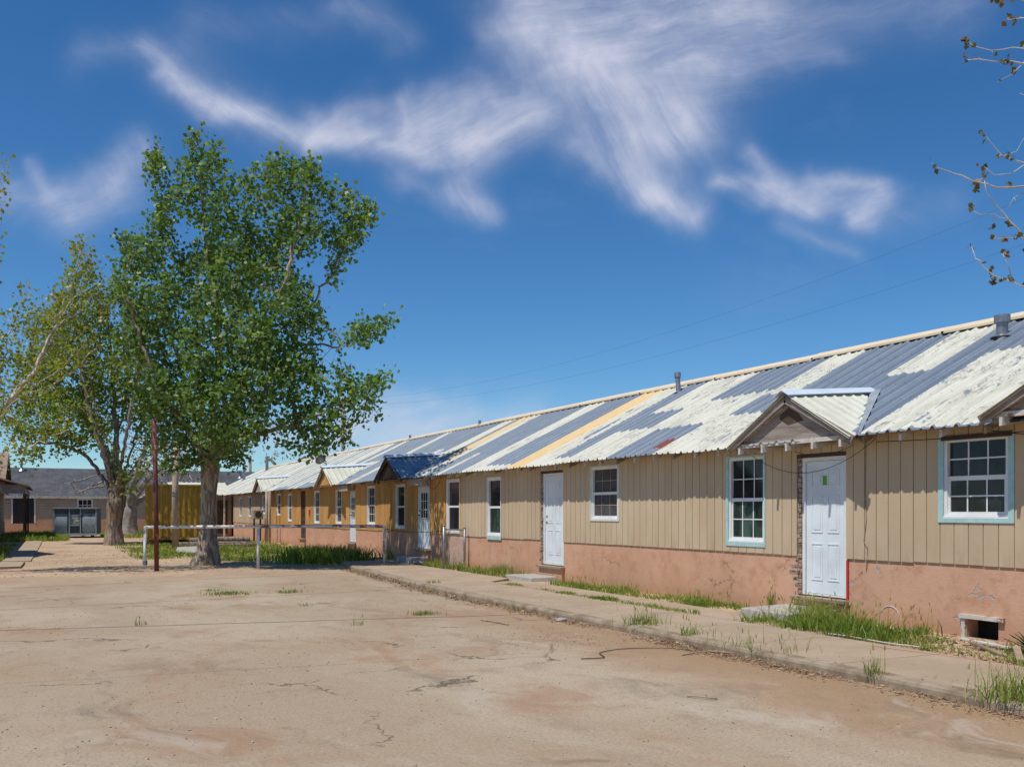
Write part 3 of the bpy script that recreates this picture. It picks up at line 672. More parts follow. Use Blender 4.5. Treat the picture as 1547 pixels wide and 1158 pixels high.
while y < Y1+.2:
    L = 3.05; dz = random.uniform(-.006,.006); x = XR; zt = ZR+.085+dz; y2 = min(y+L+.05, Y1+.3)
    for xa, za, xb, zb in ((x-.20,zt-.105,x,zt),(x,zt,x+.2,zt-.1)):
        rc.hexa([(xa,y,za-.012),(xb,y,zb-.012),(xb,y2,zb-.012),(xa,y2,za-.012),(xa,y,za),(xb,y,zb),(xb,y2,zb),(xa,y2,za)])
    rc.hexa([(x-.212,y,zt-.145),(x-.20,y,zt-.145),(x-.20,y2,zt-.145),(x-.212,y2,zt-.145),(x-.212,y,zt-.105),(x-.20,y,zt-.105),(x-.20,y2,zt-.105),(x-.212,y2,zt-.105)])
    y += L
rc.build('ridge_cap', M['cream_metal'], B)
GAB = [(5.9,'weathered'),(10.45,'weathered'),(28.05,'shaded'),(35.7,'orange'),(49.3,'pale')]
# rafter tails under the eave
nt = 0; y = Y0+.3
while y < 59 and nt < 100:
    if not any(abs(y-g[0]) < 1.2 for g in GAB[:2]) and y > 2.5:
        b = MB(); b.hexa([(9.86,y-.02,2.535),(10.16,y-.02,2.68),(10.16,y+.02,2.68),(9.86,y+.02,2.535),(9.86,y-.02,2.632),(10.16,y-.02,2.778),(10.16,y+.02,2.778),(9.86,y+.02,2.632)])
        b.build('rafter_tail', M['woodwhite'] if nt % 3 else M['woodraw'], B); nt += 1
    y += .61
# porch gables on the eave line
def gable(yc, kind):
    prj = .0 if kind in ('weathered','pale') else .16
    xf = 9.70-prj; hw = 1.27; zp = 3.36; zb = 2.66-(.02 if prj else 0); xb = 11.42; zbk = zr(11.42)+.035
    if yc < 7: xf = 9.62; zb = 2.74; zp = 3.42
    g = MB()      # triangular face = the part's own mesh
    fx = xf+.10
    mat = {'weathered':M['woodgrey'],'shaded':M['darkwood'],'orange':M['osb'],'pale':M['wing_wall']}[kind]  # shade of the shaded gable is put into its dark wood colour
    pts = [(yc-hw+.12, zb+.0),(yc+hw-.12, zb+.0),(yc, zp-.10)]
    g.v = [(fx,p[0],p[1]) for p in pts]+[(fx+.02,p[0],p[1]) for p in pts]; g.f = [(0,1,2),(5,4,3),(0,3,4,1),(1,4,5,2),(2,5,3,0)]; g.m = [0]*5
    go = g.build('porch_gable', mat, B)
    for sgn in (-1, 1):
        r = MB(); nrib = 9
        # ribbed sheet triangle: front rake, ridge, valley
        A = Vector((xf-.02, yc, zp)); Bk = Vector((xb, yc, zbk)); Cn = Vector((xf-.02, yc+sgn*hw, zb-.03)); D = Vector((xf+.28, yc+sgn*hw, zb+.0))
        nrm = (Bk-A).cross(Cn-A); nrm.normalize(); nrm = nrm if nrm.z > 0 else -nrm
        pr = []
        for i in range(nrib*4+1):
            t = i/(nrib*4); top = A.lerp(Bk, t); tt = max(0, (t-.14)/.86); bot = Cn.lerp(D, t/.14) if t < .14 else D.lerp(Bk, tt)
            lift = nrm*(.022 if i % 4 in (2,) else 0); pr.append((top+lift, bot+lift))
        n0 = len(r.v)
        for a, b_ in pr: r.v += [tuple(a), tuple(b_)]
        for i in range(len(pr)-1): r.f.append((n0+2*i, n0+2*i+1, n0+2*i+3, n0+2*i+2)); r.m.append(0)
        n1 = len(r.v)
        for a, b_ in pr: r.v += [tuple(a-nrm*.025), tuple(b_-nrm*.025)]
        for i in range(len(pr)-1): r.f.append((n1+2*i+2, n1+2*i+3, n1+2*i+1, n1+2*i)); r.m.append(0)
        r.build('gable_roof', M['gable_cream'] if not(kind == 'shaded') else M['roof_bare'], go)
        rk = MB(); a = Vector((xf+.03, yc+sgn*.0, zp-.085)); c = Vector((xf+.03, yc+sgn*(hw+.02), zb-.10+.03))
        rk.bar(a, c, .035, .11); 
        rk.bar(a+Vector((.075,0,-.075)), c+Vector((.075,-sgn*.12,-.02)), .03, .07)
        rk.build('rake_board', M['woodgrey'] if kind == 'weathered' else M['woodraw'] if kind != 'shaded' else M['darkwood'], go)
        # grey flashing in the valley
        fl = MB(); p0 = Vector((XF, yc+sgn*(hw+.03), zr(XF)+.034)); p1 = Vector((xb, yc+sgn*.05, zr(xb)+.036))
        fl.face([p0, p0+Vector((0,sgn*.04,0)), p1+Vector((0,sgn*.20,0)), p1]); fl.build('valley_flashing', M['flashing'], go)
    cp = MB(); a = Vector((xf-.06, yc, zp+.035)); c = Vector((xb+.06, yc, zbk+.05))
    for sgn in (-1, 1):
        cp.hexa([a+Vector((0,sgn*.16,-.085)), a, c, c+Vector((0,sgn*.16,-.085))]+[q+Vector((0,0,.012)) for q in (a+Vector((0,sgn*.16,-.085)), a, c, c+Vector((0,sgn*.16,-.085)))])
    cp.build('ridge_cap', M['cap_white'], go)
    if kind == 'weathered':
        tr = MB(); tr.box(fx-.03, fx, yc-hw+.03, yc+hw-.03, zb-.05, zb+.01); tr.build('trim_board', M['woodwhite'], go)
        for i in range(5):
            y = yc-1.05+i*.52; t = MB(); t.hexa([(fx-.07,y-.02,zb-.15),(10.15,y-.02,zb-.07),(10.15,y+.02,zb-.07),(fx-.07,y+.02,zb-.15),(fx-.07,y-.02,zb-.051),(10.15,y-.02,zb-.051),(10.15,y+.02,zb-.051),(fx-.07,y+.02,zb-.051)]); t.build('rafter_tail', M['woodwhite'], go)
    if kind == 'weathered':
        pv = MB(); m_ = [(yc-.30,zp-.42),(yc+.02,zp-.46),(yc+.20,zp-.36),(yc+.14,zp-.22),(yc,zp-.16),(yc-.12,zp-.24)]
        pv.v = [(fx-.004,a,c) for a,c in m_]+[(fx-.001,a,c) for a,c in m_]; pv.f = [tuple(range(5,-1,-1))]+[(i,(i+1)%6,6+(i+1)%6,6+i) for i in range(6)]; pv.m = [0]*7
        pv.build('bare_patch', M['darkwood'], go)
        tm = MB(); tm.bar((fx-.012,yc-.12,zp-.20),(fx-.012,yc-hw+.30,zb+.07),.02,.03); tm.bar((fx-.012,yc+.12,zp-.20),(fx-.012,yc+hw-.30,zb+.07),.02,.03); tm.build('inner_trim', M['woodwhite'], go)
    sf = MB(); sf.hexa([(fx,yc-hw+.1,zb-.05),(10.15,yc-hw+.1,zb-.04),(10.15,yc+hw-.1,zb-.04),(fx,yc+hw-.1,zb-.05),(fx,yc-hw+.1,zb-.03),(10.15,yc-hw+.1,zb-.02),(10.15,yc+hw-.1,zb-.02),(fx,yc+hw-.1,zb-.03)])
    sf.build('soffit', M['woodraw'], go)
def f_gc(N):
    p = N.pos(); s = N.ramp(N.noise(N.scaled(p, 5, 1.5, 1.5), 1.6, 6, .8), .60, .64)
    c = N.mix(N.math('MULTIPLY', s, .6), N.mix(N.ramp(N.noise(p, 2, 4, .6), .4, .65), (.60,.595,.49), (.53,.515,.41)), (.26,.25,.23))
    return dict(c=c, r=.7, s=.3, n=N.bump(s, .3, .006))
M['gable_cream'] = material('cream painted sheet with worn streaks', f_gc)
M['roof_bare'] = simple('bare galvanised sheet', (.22,.28,.34), (.34,.39,.44), 3, .42, m=.5, spots=((.58,.57,.47), 2.6, .62), bump=.2)
for g in GAB: gable(*g)
# header boards beside the two porch doors
for y0, y1, z0, z1 in ((25.75,27.0,2.40,2.60),(33.4,34.7,2.38,2.60)):
    b = MB(); b.box(9.86,10.13,y0,y1,z0,z1); b.build('porch_header', M['wing_wall'], B)

# windows -------------------------------------------------------------
def window(y0, y1, z0, z1, st):
    fw, tw = .045, .06
    X = 10.147
    tm = {'aqua_wide':'aqua','aqua':'aqua','green':'palegreen','aqua_bottom':'white','plain':'white','grid':'white'}[st]
    l, r, t, bt = {'aqua_wide':(.075,.075,.03,.055),'aqua':(.055,.03,.03,.07),'green':(.03,.06,.035,.03),'aqua_bottom':(.03,.03,.05,.01),'plain':(.03,.03,.05,.03),'grid':(.03,.03,.04,.03)}[st]
    # casing (left in the picture is the far side, +Y)
    c = MB(); zt = z1-.0
    c.box(X-.012,10.40,y0,y0+r,z0,z1); c.box(X-.012,10.40,y1-l,y1,z0,z1); c.box(X-.012,10.40,y0+r,y1-l,z0,z0+bt); c.box(X-.012,10.40,y0+r,y1-l,z1-t,z1)
    w = c.build('window', M[tm], B)
    if st == 'aqua_bottom':
        a = MB(); a.box(X-.012,10.15,y0,y1,z0-.09,z0-.002); a.build('sill_board', M['aqua'], w)
    if st in ('aqua_wide',):
        a = MB(); a.box(X-.02,X-.013,y0+.02,y1-.05,z1-.05,z1+.01); a.build('rotten_head_board', M['darkwood'], w)
    a0, a1, b0, b1 = y0+r, y1-l, z0+bt, z1-t
    f = MB(); d = .03; X2 = X+.012
    for q in ((a0,a0+fw,b0,b1),(a1-fw,a1,b0,b1),(a0+fw,a1-fw,b0,b0+fw),(a0+fw,a1-fw,b1-fw,b1)): f.box(X2,X2+.09,*q)
    f.box(X2-.02,X2,a0-.01,a1+.01,b0-.0,b0+.02)
    f.build('frame', M['white'], w)
    i0, i1, j0, j1 = a0+fw, a1-fw, b0+fw, b1-fw; zm = (j0+j1)/2
    mid = MB(); mid.box(X2+.018,X2+.07,i0,i1,zm-.028,zm+.028)
    # lower sash rails sit forward
    mid.box(X2+.02,X2+.05,i0,i0+.03,j0,zm-.028); mid.box(X2+.02,X2+.05,i1-.03,i1,j0,zm-.028); mid.box(X2+.02,X2+.05,i0+.03,i1-.03,j0,j0+.035)
    mid.build('sash', M['white'], w)
    up = MB(); up.box(X2+.055,X2+.06,i0,i1,zm,j1); lo = MB(); lo.box(X2+.035,X2+.04,i0,i1,j0,zm)
    gm = M['glass']; gl = M['glass']
    if st == 'aqua': gl = M['glass_green']
    if st == 'aqua_bottom': gl = M['glass_green']
    if st == 'plain' and y0 < 25: gm = M['glass_red']
    if st == 'green': gm = gl = M['screen']
    up.build('pane', gm, w); lo.build('pane', gl, w)
    if st in ('aqua_wide','aqua','grid','green'):
        m = MB(); mt = M['white']; hw = .009
        for k in (1, 2):
            yk = i0+(i1-i0)*k/3
            m.box(X2+.048,X2+.053,yk-hw,yk+hw,zm+.028,j1); m.box(X2+.028,X2+.033,yk-hw,yk+hw,j0+.035,zm-.028)
        za, zb_ = (zm+.028+j1)/2, (j0+.035+zm-.028)/2
        m.box(X2+.0478,X2+.0532,i0,i1,za-hw,za+hw); m.box(X2+.0278,X2+.0332,i0+.03,i1-.03,zb_-hw,zb_+hw)
        m.build('glazing_bar', M['white'] if st != 'green' else M['woodgrey'], w)
for w in WIN: window(*w)

# doors ---------------------------------------------------------------
def door(y0, y1, z0, z1, st):
    fm = 'white'; XD = 10.20
    f = MB(); jw = .055 if st in ('sticker','six') else .03
    off = .10 if st in ('sticker','six') else .01              # far jamb shows broken brick
    ya, yb, zb = y0+.01, y1-off, z1-(.06 if st != 'lite' else .01)
    f.box(XD-.03,XD+.10,ya,ya+jw,z0+.075,zb); f.box(XD-.03,XD+.10,yb-jw,yb,z0+.075,zb); f.box(XD-.03,XD+.10,ya+jw,yb-jw,zb-jw,zb); f.box(XD-.02,XD+.1,ya+jw,yb-jw,z0+.075,z0+.10)
    fo = f.build('door_frame', M['white' if st != 'dark' else 'darkwood'], B)
    d0, d1, e0, e1 = ya+jw+.004, yb-jw-.004, z0+.105, zb-jw-.004
    leaf = MB(); xs_ = XD-.005
    leaf.box(xs_,xs_+.045,d0,d1,e0,e1)
    do = leaf.build('door', M['door_white' if st != 'dark' else 'darkwood'], B, bevel=.004)
    W_ = d1-d0; H_ = e1-e0; p = MB()
    def panel(u0,u1,v0,v1):      # raised moulding with a sunk field
        a0,a1,c0,c1 = d0+u0*W_, d0+u1*W_, e0+v0*H_, e0+v1*H_; t = .016
        for q in ((a0,a1,c0,c0+t),(a0,a1,c1-t,c1),(a0,a0+t,c0+t,c1-t),(a1-t,a1,c0+t,c1-t)): p.box(xs_-.008,xs_-.0,*q)
        p.box(xs_-.006,xs_-.0,a0+.045,a1-.045,c0+.045,c1-.045)
    if st in ('sticker','six','dark'):
        for u0,u1 in ((.14,.44),(.56,.86)):
            for v0,v1 in ((.10,.38),(.46,.74),(.81,.93)): panel(u0,u1,v0,v1)
        p.build('door_panel', M['door_white' if st != 'dark' else 'darkwood'], do)
    else:
        g = MB(); g.box(xs_-.006,xs_-.001,d0+.2*W_,d0+.8*W_,e0+.47*H_,e0+.88*H_); g.build('door_glass', M['glass'], do)
        for k in range(4): yk = d0+W_*(.2+.2*k); p.box(xs_-.016,xs_-.007,yk-.01,yk+.01,e0+.47*H_,e0+.88*H_)
        for k in range(4): zk = e0+H_*(.47+.41*k/3); p.box(xs_-.0165,xs_-.0075,d0+.2*W_,d0+.8*W_,zk-.01,zk+.01)
        p.build('glazing_bar', M['white'], do)
        hd = MB(); hd.tube([(xs_-.05,d1-.07,e0+.98),(xs_-.0,d1-.07,e0+.98)], .022, 10); hd.box(xs_-.02,xs_,d1-.1,d1-.04,e0+1.08,e0+1.14); hd.build('handle', M['cable'], do)
    if st in ('six',):
        hd = MB(); hd.tube([(xs_-.012,d1-.07,e0+.92),(xs_+.001,d1-.07,e0+.92)], .026, 10); hd.tube([(xs_-.012,d1-.07,e0+1.06),(xs_+.001,d1-.07,e0+1.06)], .022, 10); hd.build('lock_hole', M['black'], do)
    if st == 'sticker':
        s = MB(); ym = d0+W_*.52
        s.box(xs_-.003,xs_-.0005,ym-.05,ym+.05,e0+1.60,e0+1.74); so = s.build('sticker', M['greensticker'], do); so['label'] = 'small green label on the white door'
        s = MB()
        for q in range(5): s.box(xs_-.0045,xs_-.003,ym-.04+.004*q,ym+.035-.006*(q%2),e0+1.61+.026*q,e0+1.618+.026*q)
        s.build('print', M['dumpdark'], so)
        r = MB(); r.box(10.138,10.165,y0-.035,y0-.006,z0+.05,.93); ro = r.build('red_paint_streak', M['redpaint'], B)
    # brick reveal: stacked rough bricks on the far jamb
    if off > .05:
        random.seed(int(y0)); zc = z0+.08; k = 0; bk = MB()
        while zc < z1-.03:
            hgt = random.uniform(.055,.075); bk.box(10.15+random.uniform(0,.03),10.395,yb+.004,y1+random.uniform(-.03,.0),zc,min(zc+hgt,z1-.02)); zc += hgt+.010
        bk.build('brick_jamb', M['brick'], B)
        hd = MB(); hd.box(10.15,10.395,y0,y1,z1-.055,z1-.004); hd.build('door_header', M['darkwood'], B)
        bk = MB()       # chipped plaster corner with bare brick
        for i in range(4,9):
            zz = .1+i*.092; L = random.uniform(.05,.22)*(1.2 if 2 < i < 8 else .4); bk.box(10.163,10.1695,y1+.002,y1+.002+L*.7,zz+.02,zz+.07)
        bk.build('exposed_brick', M['brick'], B)
    s = MB(); s.box(10.04,10.40,y0-.06,y1+.03,z0-.0,z0+.055); s.build('door_sill', M['woodraw'], B, bevel=.008)
    s = MB(); s.box(10.10,10.395,y0-.02,y1+.0,-.05,z0-.002); s.build('threshold_block', M['plaster'], B)
for d in DOOR: door(*d)
# foundation vent
v = MB(); v.box(10.12,10.30,7.24,7.84,.30,.35); v.box(10.14,10.30,7.765,7.82,.0,.298); vo = v.build('foundation_vent', M['woodwhite'], B)
vi = MB(); vi.box(10.38,10.40,7.3,7.8,-.02,.32); vi.build('vent_dark', M['black'], vo)  # black backing sheet: the hole's darkness put into its colour
# white spray arc on the plaster
b = MB(); pts = []
for i in range(15):
    a = math.pi*(.02+.96*i/14); pts.append((10.166, 8.93+.19*math.cos(a), .12+.22*math.sin(a)))
b.tube(pts, [.002+.005*math.sin(math.pi*i/14) for i in range(15)], 6); b.build('spray_mark', M['spray'], B)
# wires drooping along the eave and beside the near door
def droop(p0, p1, sag, n=16):
    p0, p1 = Vector(p0), Vector(p1); return [p0.lerp(p1, i/n)-Vector((0,0,4*sag*(i/n)*(1-i/n))) for i in range(n+1)]
b = MB(); b.tube(droop((10.02,11.5,2.50),(9.98,9.0,2.60),.36), .0045, 5); b.tube(droop((10.05,10.6,2.52),(10.0,9.4,2.55),.10), .0045, 5)
b.tube(droop((10.0,9.0,2.56),(10.0,5.4,2.60),.05), .006, 5); b.tube(droop((10.0,7.4,2.60),(10.0,5.2,2.5),.10), .006, 5); b.build('hanging_cable', M['cable'], B)
b = MB(); b.tube([(10.138,9.32,2.6),(10.136,9.33,1.9),(10.137,9.31,1.5),(10.132,9.35,1.2),(10.137,9.29,1.12),(10.15,9.30,.98),(10.155,9.33,.80)], .006, 5); b.build('wall_cable', M['stick'], B)
b = MB(); b.tube(droop((10.0,25.7,2.5),(10.02,24.7,2.5),.22), .008, 5); b.build('hanging_cable', M['cable'], B)
b = MB(); b.box(10.10,10.147,39.95,40.1,1.45,1.7); b.build('alarm_box', M['redpaint'], B)
# roof pipes
def pipe(X, Y, zb, h, r, cap=True, tilt=(0,0)):
    b = MB(); t = Vector((X+tilt[0], Y+tilt[1], zb+h)); a = Vector((X, Y, zb-.1)); d = (t-a).normalized()
    b.tube([a, t], r, 14)
    if cap: b.tube([t-d*.02, t-d*.018, t+d*.10, t+d*.102], [r, r*1.38, r*1.38, r*.9], 14)
    b.tube([a+d*.08, a+d*.12], [r*2.1, r*1.15], 14); b.build('vent_pipe', M['galv'], B, smooth=False)
p = roof_pt = lambda Y, s: (XF+s*(XR-XF), Y, ZE+.5*s*(XR-XF))
x, y, z = roof_pt(9.41,.80); pipe(x, y, z, .22, .085)
x, y, z = roof_pt(17.95,.86); pipe(x, y, z, .38, .058, True, (.02,.07))
x, y, z = roof_pt(64.0,.83); pipe(x, y, z, 1.0, .10, False)
x, y, z = roof_pt(66.0,.55); pipe(x, y, z, 1.0, .10, False)
for Y in (37.6, 30.4): pipe(XR-.1, Y, ZR, .16, .05, False)

# connecting wing at the far end ----------------------------------------
Wg = empty('connecting_wing', (8.5,60.5,0), 'small pale wing with white sheet roof joining the far end of the long building', 'building')
b = MB(); b.box(6.9,10.10,59.2,63,-.05,2.62); b.build('wall', M['wing_wall'], Wg)
b = MB(); b.box(6.9,10.10,59.16,59.199,-.05,.95); b.build('plaster_base', M['plaster'], Wg)
b = MB(); n = 12
for i in range(n):
    x0 = 6.6+i*.29; b.hexa([(x0,58.7,2.60),(x0+.23,58.7,2.60),(x0+.23,61.6,3.42),(x0,61.6,3.42),(x0,58.7,2.625),(x0+.23,58.7,2.625),(x0+.23,61.6,3.445),(x0,61.6,3.445)])
    b.box(x0+.23,x0+.29,58.7,58.71,2.6,2.65); b.hexa([(x0+.232,58.7,2.60),(x0+.288,58.7,2.60),(x0+.288,61.6,3.42),(x0+.232,61.6,3.42),(x0+.232,58.7,2.66),(x0+.288,58.7,2.66),(x0+.288,61.6,3.48),(x0+.232,61.6,3.48)])
b.hexa([(6.6,61.6,3.40),(10.1,61.6,3.40),(10.1,64.5,2.6),(6.6,64.5,2.6),(6.6,61.6,3.44),(10.1,61.6,3.44),(10.1,64.5,2.64),(6.6,64.5,2.64)])
b.build('roof', M['gable_cream'], Wg)
for i, x in enumerate((8.15, 8.9, 9.6)):
    b = MB(); b.box(x-.05,x+.05,58.8,58.9,0,2.6); b.build('porch_post', M['woodwhite'], Wg)
b = MB(); b.box(7.35,8.05,59.12,59.18,1.1,2.3); wo = b.build('window', M['white'], Wg)
b = MB(); b.box(7.41,7.99,59.10,59.119,1.16,2.24); b.build('pane', M['glass'], wo)
b = MB()
for k in range(1,3): b.box(7.41+k*.193-.012,7.41+k*.193+.012,59.09,59.10,1.16,2.24)
for k in range(1,4): b.box(7.41,7.99,59.088,59.099,1.16+k*.27-.012,1.16+k*.27+.012)
b.build('glazing_bar', M['white'], wo)
for x0, x1, mm in ((8.3,8.8,'white'),(9.25,9.85,'darkwood')):
    b = MB(); b.box(x0,x1,59.1,59.159,.25,2.3); b.build('door', M[mm], Wg)

# grey shingled building across the back ---------------------------------
G = empty('grey_roof_building', (12,79,0), 'long beige building with dark grey shingle roof across the back of the yard', 'building')
gx0, gx1, gy = -5.5, 40, 75.0
GH = [(-2.35,-1.0,.75,2.55),(1.9,2.75,1.7,2.45),(4.0,4.9,1.0,2.45),(9.5,10.4,1.0,2.45),(15,16,1,2.45)]
b = MB()
for a, c, s0, s1 in columns(gx0, gx1, .96, 2.72, [(h[0],h[1],h[2],h[3]) for h in GH]): b.box(a, c, gy, gy+.2, s0, s1)
b.build('wall', M['lap'], G)
b = MB()
for a, c, s0, s1 in columns(gx0, gx1, -.05, .96, [GH[0]]): b.box(a, c, gy-.03, gy+.2, s0, s1)
b.build('plaster_base', M['plaster'], G)
b = MB(); b.box(gx0,gx1,gy+.25,gy+8.6,-.05,2.7); b.build('inner_wall', M['darkwood'], G)
b = MB(); b.hexa([(gx0-.3,gy-.15,2.66),(gx1,gy-.15,2.66),(gx1,gy+4.4,4.85),(gx0-.3,gy+4.4,4.85),(gx0-.3,gy-.15,2.72),(gx1,gy-.15,2.72),(gx1,gy+4.4,4.93),(gx0-.3,gy+4.4,4.93)])
b.hexa([(gx0-.3,gy+4.401,4.85),(gx1,gy+4.401,4.85),(gx1,gy+9,2.64),(gx0-.3,gy+9,2.64),(gx0-.3,gy+4.401,4.93),(gx1,gy+4.401,4.93),(gx1,gy+9,2.7),(gx0-.3,gy+9,2.7)])
ro = b.build('roof', M['shingle_grey'], G)
b = MB(); b.box(gx0-.3,gx1,gy-.185,gy-.152,2.55,2.73); b.build('fascia', M['woodwhite'], G)
for (xx, dy, hh_) in ((-1.9,3.9,.45),(14,3.2,.5)):
    b = MB(); zb = 2.7+.478*(dy+.25); b.tube([(xx,gy+dy,zb-.1),(xx,gy+dy,zb+hh_)], .09, 10); b.tube([(xx,gy+dy,zb-.05),(xx,gy+dy,zb+.15)], [.25,.1], 10); b.tube([(xx,gy+dy,zb+hh_),(xx,gy+dy,zb+hh_+.12)], .15, 10); b.build('roof_vent', M['galv'], ro)
for i, h in enumerate(GH):
    f = MB(); f.box(h[0]-.1,h[0],gy-.04,gy+.1,h[2],h[3]+.1); f.box(h[1],h[1]+.1,gy-.04,gy+.1,h[2],h[3]+.1); f.box(h[0],h[1],gy-.04,gy+.1,h[3],h[3]+.1)
    if i: f.box(h[0]-.1,h[1]+.1,gy-.06,gy+.1,h[2]-.08,h[2])
    fo = f.build('window' if i else 'door_frame', M['white'], G)
    p_ = MB(); p_.box(h[0],h[1],gy+.06,gy+.1,h[2],h[3]); p_.build('pane' if i else 'door', M['glass'] if i else M['dumpdark'], fo)
    if i:
        q = MB(); n = 3
        for k in range(1,n): q.box(h[0]+(h[1]-h[0])*k/n-.02,h[0]+(h[1]-h[0])*k/n+.02,gy+.03,gy+.059,h[2],h[3])
        n = 2 if i == 1 else 4
        for k in range(1,n): zz = h[2]+(h[3]-h[2])*k/n; q.box(h[0],h[1],gy+.029,gy+.058,zz-.02,zz+.02)
        q.build('glazing_bar', M['white'], fo)

# house at the left edge ----------------------------------------------
H = empty('brown_roof_house', (-5,60,0), 'tan house at the left edge with brown shingle roof and open porch', 'building')
b = MB(); b.box(-12,-2.75,36,71.5,.95,3.0); b.build('wall', M['lap'], H)
b = MB(); b.box(-12,-2.72,35.97,71.53,-.05,.949); b.build('plaster_base', M['plaster'], H)
b = MB()
for q in ((-2.45,2.72,-7.2,4.9),): b.hexa([(-7.2,35.6,4.85),(-2.45,35.6,2.70),(-2.45,71.9,2.70),(-7.2,71.9,4.85),(-7.2,35.6,4.93),(-2.45,35.6,2.78),(-2.45,71.9,2.78),(-7.2,71.9,4.93)])
b.hexa([(-12,35.6,2.70),(-7.202,35.6,4.85),(-7.202,71.9,4.85),(-12,71.9,2.70),(-12,35.6,2.78),(-7.202,35.6,4.93),(-7.202,71.9,4.93),(-12,71.9,2.78)])
b.build('roof', M['shingle_brown'], H)
for yc, hwid in ((65.6,5.6),(39.2,3.0)):
    g = MB(); zp, zb = 5.28, 3.28 if hwid > 4 else 3.6
    for sg in (-1, 1):
        g.hexa([(-7,yc,zp-.08),(-2.3,yc,zp-.08),(-2.3,yc+sg*hwid,zb-.08),(-7,yc+sg*hwid,zb-.08),(-7,yc,zp),(-2.3,yc,zp),(-2.3,yc+sg*hwid,zb),(-7,yc+sg*hwid,zb)])
    go = g.build('gable_roof', M['shingle_brown'], H)
    g = MB(); g.face([(-2.7,yc-hwid+.2,zb-.3),(-2.7,yc+hwid-.2,zb-.3),(-2.7,yc,zp-.1)]); g.build('gable_wall', M['woodwhite'], go)
    g = MB()
    for sg in (-1,1): g.bar((-2.28,yc,zp-.08),(-2.28,yc+sg*hwid,zb-.08),.03,.16)
    g.build('rake_board', M['woodgrey'], go)
b = MB(); b.hexa([(-2.7,58.5,3.48),(-1.0,58.5,2.98),(-1.0,70.5,2.98),(-2.7,70.5,3.48),(-2.7,58.5,3.56),(-1.0,58.5,3.06),(-1.0,70.5,3.06),(-2.7,70.5,3.56)])
po = b.build('porch_roof', M['shingle_brown'], H)
b = MB(); b.box(-1.35,-1.2,58.7,70.3,2.62,2.94); b.box(-2.7,-1.2,58.62,58.7,2.62,3.1); b.build('porch_beam', M['woodgrey'], po)
for y in (58.9,63.5,69.9):
    b = MB(); b.box(-1.34,-1.24,y-.05,y+.05,0,2.62); b.build('porch_post', M['darkwood'], po)
b = MB(); b.box(-2.74,-2.70,61,61.9,.3,2.5); b.build('door', M['white'], H)

# ================================================================= TREES
tree('cottonwood_tree', (4.3,29.5,0), 'tall green cottonwood with leaning trunk behind the white pipe rail', 'tree',
  [(309,856),(311,848),(313,835),(314,800),(315,760),(317,725),(319,702)],
  [[(319,702),(300,640,.5),(272,560,.9),(252,450,1.0),(240,330,.8),(232,250,.6)],
   [(319,702),(322,620,-.5),(330,510,-.7),(312,380,-.4),(300,270,0),(290,205,0)],
   [(319,702),(345,640,-.3),(385,540,-.8),(430,430,-1),(455,320,-.6),(465,250,-.4)],
   [(319,702),(352,650,.6),(420,560,1.0),(478,450,.8),(530,360,.3),(555,310,0)],
   [(319,702),(352,668,-.8),(410,650,-1.2),(470,630,-1.5),(530,600,-1.6),(575,575,-1.4)],
   [(319,702),(290,660,-.4),(245,590,-.8),(205,490,-.6),(190,400,-.4)],
   [(400,545,-.6),(450,520,-.9),(510,520,-1),(560,500,-.9),(590,480,-.8)],
   [(319,702),(360,640,1.4),(400,590,2.2),(380,460,1.8),(370,320,1.2)],
   [(319,702),(310,650,1.6),(260,640,2.0),(220,600,1.8)]],
  [(290,205,18,24,0),(318,245,26,40,.2),(282,285,24,52,0),(238,250,20,36,.3),(250,330,28,52,.5),(330,330,34,60,-.3),(385,290,30,42,-.4),(425,268,30,38,-.4),
   (462,262,24,34,-.2),(500,300,38,34,0),(540,320,32,34,0),(520,355,40,26,.2),(455,340,42,52,-.6),(400,380,46,62,.6),(350,420,52,60,-.8),(300,420,44,60,.6),(215,380,42,38,-.2),
   (188,420,22,50,-.3),(232,450,44,52,-.6),(205,510,34,46,0),(255,530,50,56,.8),(310,520,46,60,-1.2),(370,500,56,60,-1.4),(430,455,52,46,-.8),(395,570,60,56,-1.4),(440,540,48,42,-.8),
   (320,600,56,52,-1.2),(262,610,46,46,.4),(232,590,34,40,-.8),(455,590,40,36,-1),(500,410,20,18,.3),(515,385,22,20,.3),(478,495,30,26,-.6),(520,512,26,20,-.9),(552,500,26,20,-.9),(580,488,20,20,-.8),
   (500,570,34,26,-1.2),(545,590,26,26,-1.4),(580,570,15,20,-1.4),(520,625,34,28,-1.4),(560,612,18,20,-1.4),(470,640,40,28,-1.2),(430,635,46,32,-1.2),(378,640,50,36,-1.4),
   (335,655,42,34,-1.0),(290,650,44,38,1.0),(250,665,32,26,.5),(475,680,30,14,-1.3),(430,668,34,16,-1.2),(510,660,26,20,-1.2),(300,700,22,16,1.2),(350,690,30,20,.8),(258,702,18,16,1.0)],
  28.3, [.46,.33,.245,.215,.215,.25,.29], 'leaf', 'bark', 8.6, .122, thr=.030, spread=.13, seed=4, per_m3=52, step=.17, kill=.20, reach=1.4, tip=.0040, lean=-1.5)
